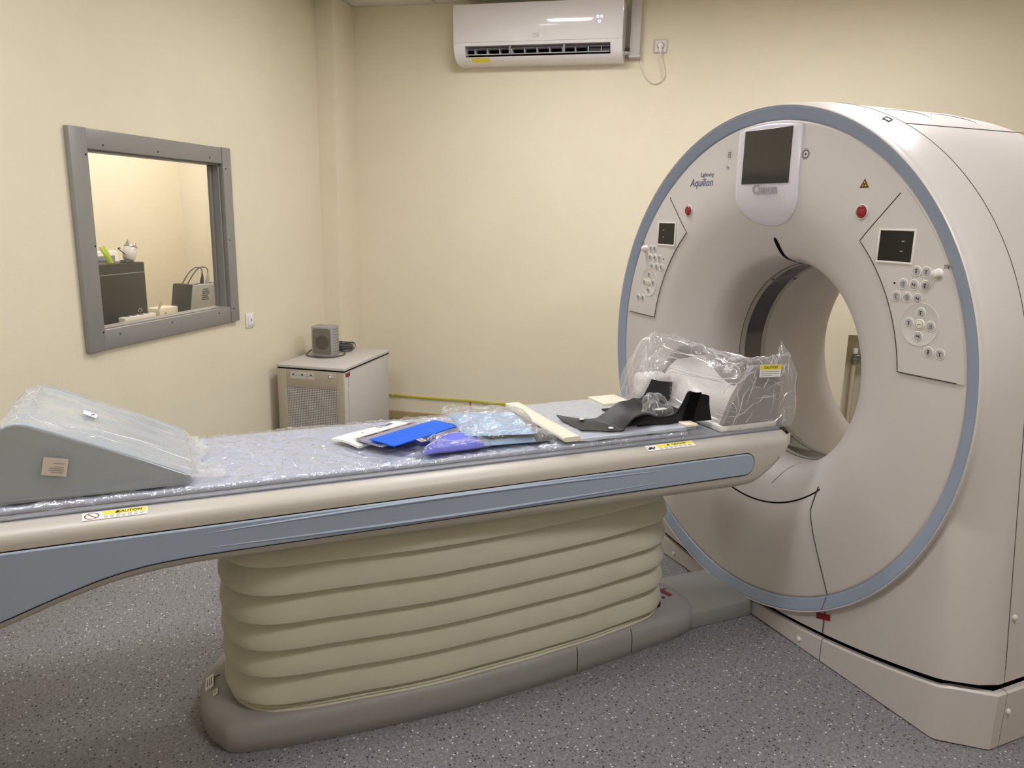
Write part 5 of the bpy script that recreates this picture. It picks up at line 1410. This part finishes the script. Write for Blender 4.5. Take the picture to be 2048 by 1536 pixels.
def make_speaker():
    sa, sb = 1.40, -2.490
    rot = math.radians(3); org = R(sa, sb, CH + 0.001)
    u = (BW * math.cos(rot) + AW * math.sin(rot)); w = (AW * math.cos(rot) - BW * math.sin(rot))
    def fr(x, y, z): return org + u * x + w * y + Vector((0, 0, z))
    t = thing('loudspeaker', 'small grey loudspeaker standing on the corner cabinet', 'loudspeaker', org, ROOM_ROT + rot)
    W, D, H = 0.142, 0.105, 0.194
    mb = MB(); mb.rbox((-W / 2 + 0.001, 0.012, 0), (W / 2 - 0.001, D, H), 0.006, fr); build(mb, 'housing', 'speaker_grey', t)
    mb = MB(); mb.rbox((-W / 2, 0.0, 0), (W / 2, 0.02, H), 0.009, fr, 3); fb = build(mb, 'front_frame', 'speaker_grey', t)
    def rr(x0, x1, z0, z1, r, n=5):
        pts = []
        for cx, cz, a0 in ((x1 - r, z1 - r, 0), (x0 + r, z1 - r, 90), (x0 + r, z0 + r, 180), (x1 - r, z0 + r, 270)):
            for k in range(n + 1):
                a = math.radians(a0 + 90 * k / n); pts.append((cx + r * math.cos(a), cz + r * math.sin(a)))
        return pts
    mb = MB(); mb.plate([fr(x, 0.001, z) for x, z in rr(-0.060, 0.060, 0.016, 0.180, 0.018)], -w * 0.003, 0.0015); build(mb, 'grille_cloth', 'speaker_cloth', fb)
    mb = MB(); mb.lathe([(0.045, 0.0), (0.044, 0.0016), (0.0003, 0.0012)], fr(0.002, -0.002, 0.092), -w, 32); build(mb, 'cone', 'speaker_cone', fb)
    for k in range(10):
        z = 0.016 + 0.0175 * k
        mb = MB(); mb.rbox((W / 2 - 0.004, 0.026, z), (W / 2 + 0.0025, 0.100, z + 0.009), 0.002, fr); build(mb, 'cooling_rib', 'speaker_grey', t)
make_speaker()
def make_coil():
    t = thing('cable_coil', 'coiled dark grey cable behind the loudspeaker', 'cable', R(1.66, -2.47, CH), ROOM_ROT)
    mb = MB(); pts = []
    for k in range(7 * 28 + 1):
        a = 2 * PI * k / 28; j = k / 28
        r = 0.075 + 0.012 * math.sin(j * 2.3) ; z = CH + 0.007 + 0.0062 * j + 0.003 * math.sin(a * 3 + j)
        pts.append(R(1.655 + r * 0.95 * math.sin(a), -2.475 + r * math.cos(a) * 0.8, z))
    mb.tube(pts, 0.0045, 6)
    for q in (0.6, 2.2):
        c = R(1.655 + 0.075 * math.sin(q), -2.475 + 0.062 * math.cos(q), CH + 0.030)
        mb.tube([c + (BW * math.cos(q) + AW * math.sin(q)) * (0.02 * math.cos(2 * PI * k / 16)) + Vector((0, 0, 0.024 * math.sin(2 * PI * k / 16))) for k in range(16)], 0.003, 6, closed=True)
    build(mb, 'coil', 'cable_grey', t)
    pts = [R(a, b, CH + z) for a, b, z in ((1.58, -2.42, 0.012), (1.52, -2.395, 0.006), (1.46, -2.39, 0.006), (1.385, -2.415, 0.006), (1.352, -2.48, 0.006), (1.372, -2.565, 0.006), (1.415, -2.607, 0.008), (1.475, -2.605, 0.025), (1.50, -2.575, 0.045), (1.512, -2.55, 0.05))]
    mb = MB(); mb.tube(catmull(pts, 6), 0.0042, 8); build(mb, 'free_end', 'cable_grey', t)
    mb = MB(); mb.tube(catmull([R(1.74, -2.46, CH + 0.014), R(1.77, -2.43, CH + 0.009), R(1.775, -2.40, CH + 0.006)], 4), 0.0035, 6); build(mb, 'plug_end', 'cable_white', t)
make_coil()

# ------------------------------------------------------------------ control room behind the glass
DZ = 0.76
t = thing('control_desk', 'beige control room desk behind the glass', 'desk', R(1.0, -3.55, 0), ROOM_ROT)
mb = MB(); mb.rbox((-0.6, -3.985, DZ - 0.028), (2.14, -3.22, DZ), 0.003, ROOMBOX); build(mb, 'desk_top', 'desk', t)
for a in (-0.58, 0.75, 2.09):
    mb = MB(); mb.box((a, -3.95, 0), (a + 0.03, -3.30, DZ - 0.028), ROOMBOX); build(mb, 'desk_leg', 'desk', t, smooth=False)
def make_tower():
    a0, a1, b0, b1, z1 = 0.80, 1.262, -3.80, -3.635, 1.145
    t = thing('computer_case', 'black computer case standing on the control desk', 'computer', R((a0 + a1) / 2, (b0 + b1) / 2, DZ), ROOM_ROT)
    mb = MB(); mb.rbox((a0, b0, DZ), (a1, b1, z1), 0.006, ROOMBOX); build(mb, 'case', 'pc_black', t)
    mb = MB(); mb.rbox((a0 + 0.006, b1, DZ + 0.012), (a1 - 0.006, b1 + 0.003, z1 - 0.066), 0.001, ROOMBOX); sp = build(mb, 'side_panel', 'pc_black', t)
    mb = MB(); mb.slot(0)
    n = 12; c = R(a1 - 0.075, b1 + 0.0034, DZ + 0.085)
    mb.grid([[c + AW * (q * 1.5 * math.cos(2 * PI * k / n)) + Vector((0, 0, q * math.sin(2 * PI * k / n))) for k in range(n)] for q in (0.010, 0.0125)], closed_u=True)
    for k in range(3): mb.box((a1 - 0.095 + 0.014 * k, b1 + 0.003, DZ + 0.052), (a1 - 0.086 + 0.014 * k, b1 + 0.0036, DZ + 0.062), ROOMBOX)
    build(mb, 'emblem', ['button_rim'], sp, smooth=False)
    mb = MB(); mb.box((a0 + 0.004, b1, z1 - 0.064), (a1 - 0.004, b1 + 0.002, z1 - 0.060), ROOMBOX); build(mb, 'panel_line', 'base_grey', t, smooth=False)
make_tower()
t = thing('monitor', 'white-framed monitor behind the black computer case', 'monitor', R(1.1, -3.9, DZ), ROOM_ROT)
mb = MB(); mb.rbox((0.88, -3.915, 0.90), (1.325, -3.875, 1.205), 0.008, ROOMBOX); build(mb, 'shell', 'white_plastic', t)
mb = MB(); mb.box((0.90, -3.876, 0.92), (1.290, -3.873, 1.176), ROOMBOX); build(mb, 'bezel', 'logo_grey', t, smooth=False)
mb = MB(); mb.box((0.91, -3.874, 0.935), (1.255, -3.8715, 1.150), ROOMBOX); build(mb, 'screen', 'monitor_blue', t, smooth=False)
mb = MB(); mb.box((1.06, -3.92, DZ), (1.14, -3.885, 0.93), ROOMBOX); mb.rbox((0.98, -3.95, DZ), (1.22, -3.845, DZ + 0.015), 0.005, ROOMBOX); build(mb, 'stand', 'white_plastic', t)
def make_figurine():
    org = R(1.185, -3.675, 1.146)
    t = thing('figurine', 'white tilted figurine with two pointed ears on the computer case', 'figurine', org, ROOM_ROT)
    ax = (AW * 0.32 + Vector((0, 0, 0.95))).normalized(); o2 = org + Vector((0, 0, 0.016)) - AW * 0.01
    mb = MB(); mb.lathe([(0.0003, -0.004), (0.030, -0.002), (0.036, 0.010), (0.040, 0.035), (0.041, 0.060), (0.038, 0.078)], o2, ax, 24); build(mb, 'body', 'white_plastic', t)
    mb = MB(); mb.lathe([(0.0385, 0.076), (0.040, 0.080), (0.036, 0.090), (0.020, 0.096), (0.0003, 0.098)], o2, ax, 24); build(mb, 'cap', 'steel', t)
    e = AW - ax * AW.dot(ax); e.normalize()
    for s in (-1, 1):
        p = o2 + ax * 0.086 + e * (0.028 * s)
        mb = MB(); mb.tube([p, p + ax * 0.018 + e * (0.004 * s), p + ax * 0.036 + e * (0.006 * s)], [0.012, 0.007, 0.0008], 10); build(mb, 'ear', 'steel', t)
    mb = MB(); mb.lathe([(0.0003, 0.0), (0.040, 0.0), (0.040, 0.006), (0.034, 0.014), (0.0003, 0.016)], org - AW * 0.028, (0, 0, 1), 20); build(mb, 'foot', 'pc_black', t)
    q = org - AW * 0.05
    mb = MB(); mb.tube(catmull([q + Vector((0, 0, 0.006)), q + Vector((0, 0, 0.03)) + AW * 0.012, q + Vector((0, 0, 0.050)) + AW * 0.010, q + Vector((0, 0, 0.075)) - AW * 0.025, q + Vector((0, 0, 0.088)) - AW * 0.045], 5), 0.0035, 6)
    mb.tube([q + Vector((0, 0, 0.086)) - AW * 0.032, q + Vector((0, 0, 0.092)) - AW * 0.030], 0.006, 6); build(mb, 'arm', 'cable_grey', t)
    mb = MB(); n_ = BW; mb.lathe([(0.005, 0), (0.0045, 0.001), (0.0003, 0.0012)], o2 + ax * 0.062 + BW * 0.0395 - e * 0.008, BW, 10); build(mb, 'nose', 'logo_grey', t)
make_figurine()
def make_leaf():
    org = R(1.035, -3.70, 1.146)
    t = thing('green_ornament', 'bright yellow-green leafy ornament on the computer case', 'ornament', org, ROOM_ROT)
    for k, (da, h, w) in enumerate(((-0.06, 0.100, 0.030), (-0.040, 0.106, 0.026), (-0.075, 0.085, 0.024))):
        mb = MB(); rows = []
        for i in range(9):
            s = i / 8; c = org + AW * (da * s ** 1.2 + 0.012 * k) + Vector((0, 0, h * s)) + BW * (0.006 * math.sin(3 * s + k))
            ww = w * (0.35 + 0.9 * math.sin(PI * min(1, 0.15 + 0.75 * s)))
            rows.append([c - AW * ww * 0.5, c + BW * 0.004, c + AW * ww * 0.5, c - BW * 0.003])
        mb.grid(rows, closed_u=True); mb.cap(rows[0], True); mb.cap(rows[-1]); build(mb, 'leaf', 'green_leaf', t, angle=60)
make_leaf()
def make_ups():
    a, b = 1.70, -3.63
    u = (AW * 0.93 + BW * 0.36).normalized(); w = Vector((-u.y, u.x, 0)); org = R(1.655, -3.72, DZ)
    def fr(x, y, z): return org + u * x + w * y + Vector((0, 0, z))
    t = thing('power_supply', 'grey and black power supply box with cables plugged on top', 'power supply', org, math.atan2(u.y, u.x))
    # grey front face towards the window, black side
    def tilt(x, y, z): return fr(x + 0.16 * z, y, z)
    mb = MB(); mb.rbox((0.0, -0.075, 0.008), (0.055, 0.085, 0.205), 0.006, tilt); build(mb, 'black_side', 'pc_black', t)
    mb = MB(); mb.rbox((0.050, -0.080, 0.010), (0.270, 0.080, 0.200), 0.005, tilt); body = build(mb, 'housing', 'speaker_grey', t)
    mb = MB(); mb.rbox((0.262, -0.081, 0.004), (0.272, 0.081, 0.202), 0.003, tilt); mb.rbox((0.0, -0.081, 0.0), (0.272, 0.081, 0.012), 0.003, fr); build(mb, 'edge_trim', 'pc_black', t)
    mb = MB()
    for k in range(6): mb.box((0.125 + 0.004 * (k % 2), -0.0812, 0.095 + 0.014 * k), (0.185 - 0.006 * (k % 3), -0.0798, 0.101 + 0.014 * k), tilt)
    build(mb, 'printing', 'icon_dark', body, smooth=False)
    mb = MB()
    for x, y in ((0.105, -0.03), (0.16, 0.02), (0.225, 0.0)): mb.lathe([(0.018, 0.0), (0.017, 0.003), (0.0003, 0.001)], tilt(x, y, 0.199), (0, 0, 1), 14)
    build(mb, 'outlet', 'black', body)
    for x, y, m_, lean in ((0.165, -0.01, 'black', 0.10), (0.215, 0.0, 'speaker_grey', 0.05)):
        p = tilt(x, y, 0.201)
        mb = MB(); mb.tube([p, p + Vector((0, 0, 0.022)) + u * 0.003, p + Vector((0, 0, 0.05)) + u * 0.008, p + Vector((0, 0, 0.075)) + u * 0.008], [0.013, 0.013, 0.008, 0.004], 10); build(mb, 'plug', m_, t)
        q = p + Vector((0, 0, 0.073)) + u * 0.008
        pts = [q, q + Vector((0, 0, 0.030)) - u * 0.004, q + Vector((0, 0, 0.042)) - u * 0.045, q + Vector((0, 0, 0.010)) - u * 0.10, q + Vector((0, 0, -0.075)) - u * 0.150 + w * 0.02, q + Vector((0, 0, -0.17)) - u * 0.175 + w * 0.05, q + Vector((0, 0, -0.262)) - u * 0.22 + w * 0.07]
        mb = MB(); mb.tube(catmull(pts, 6), 0.0042, 7); build(mb, 'cable', 'cable_grey', t)
make_ups()
t = thing('junction_box', 'small cream box between the computer case and the power supply', 'box', R(1.545, -3.74, DZ), ROOM_ROT)
mb = MB(); mb.rbox((1.44, -3.80, DZ), (1.625, -3.69, DZ + 0.062), 0.004, ROOMBOX); bx_ = build(mb, 'shell', 'cream_foam', t)
mb = MB(); mb.box((1.49, -3.6902, DZ + 0.016), (1.505, -3.6885, DZ + 0.034), ROOMBOX); mb.tube([R(1.445, -3.70, DZ + 0.064), R(1.475, -3.70, DZ + 0.105)], 0.006, 6); build(mb, 'lever', 'board_wood', t)
mb = MB(); mb.tube(catmull([R(1.44, -3.74, DZ + 0.03), R(1.40, -3.70, DZ + 0.028), R(1.36, -3.62, DZ + 0.012), R(1.33, -3.60, DZ + 0.005)], 5), 0.0045, 7); build(mb, 'lead', 'cable_grey', t)
for k, (a, b, ang, lab, dz) in enumerate(((0.97, -3.545, 0.10, 'lower white multi-socket strip on the control desk', 0.0005), (1.08, -3.565, 0.02, 'upper white multi-socket strip lying across the other one', 0.0365))):
    org = R(a, b, DZ + dz); fr5 = frame2(org, ROOM_ROT + PI / 2 + ang)
    t = thing('socket_strip', lab, 'power strip', org, ROOM_ROT + PI / 2 + ang, 'white socket strips on the control desk')
    mb = MB(); mb.rbox((-0.14, -0.026, 0), (0.14, 0.026, 0.0345), 0.006, fr5); build(mb, 'body', 'white_plastic', t)
    me = MB().lathe([(0.017, 0.0005), (0.016, 0.002), (0.0003, 0.0008)], (0, 0, 0), (0, 0, 1), 14).mesh('outlet', 'icon_dark')
    for q in (-0.09, -0.03, 0.03, 0.09): inst(me, 'outlet', t, Matrix.Translation(fr5(q, 0, 0.034)))
t = thing('ceiling_light', 'square ceiling light panel in the control room', 'ceiling light', R(1.2, -3.25, Z_CEIL), ROOM_ROT, 'square ceiling light panels')
mb = MB(); mb.box((0.91, -3.54, Z_CEIL - 0.006), (1.49, -2.96, Z_CEIL + 0.02), ROOMBOX); build(mb, 'frame', 'white_plastic', t, smooth=False)
mb = MB(); mb.box((0.93, -3.52, Z_CEIL - 0.008), (1.47, -2.98, Z_CEIL - 0.0055), ROOMBOX); build(mb, 'diffuser', 'lamp_panel', t, smooth=False)
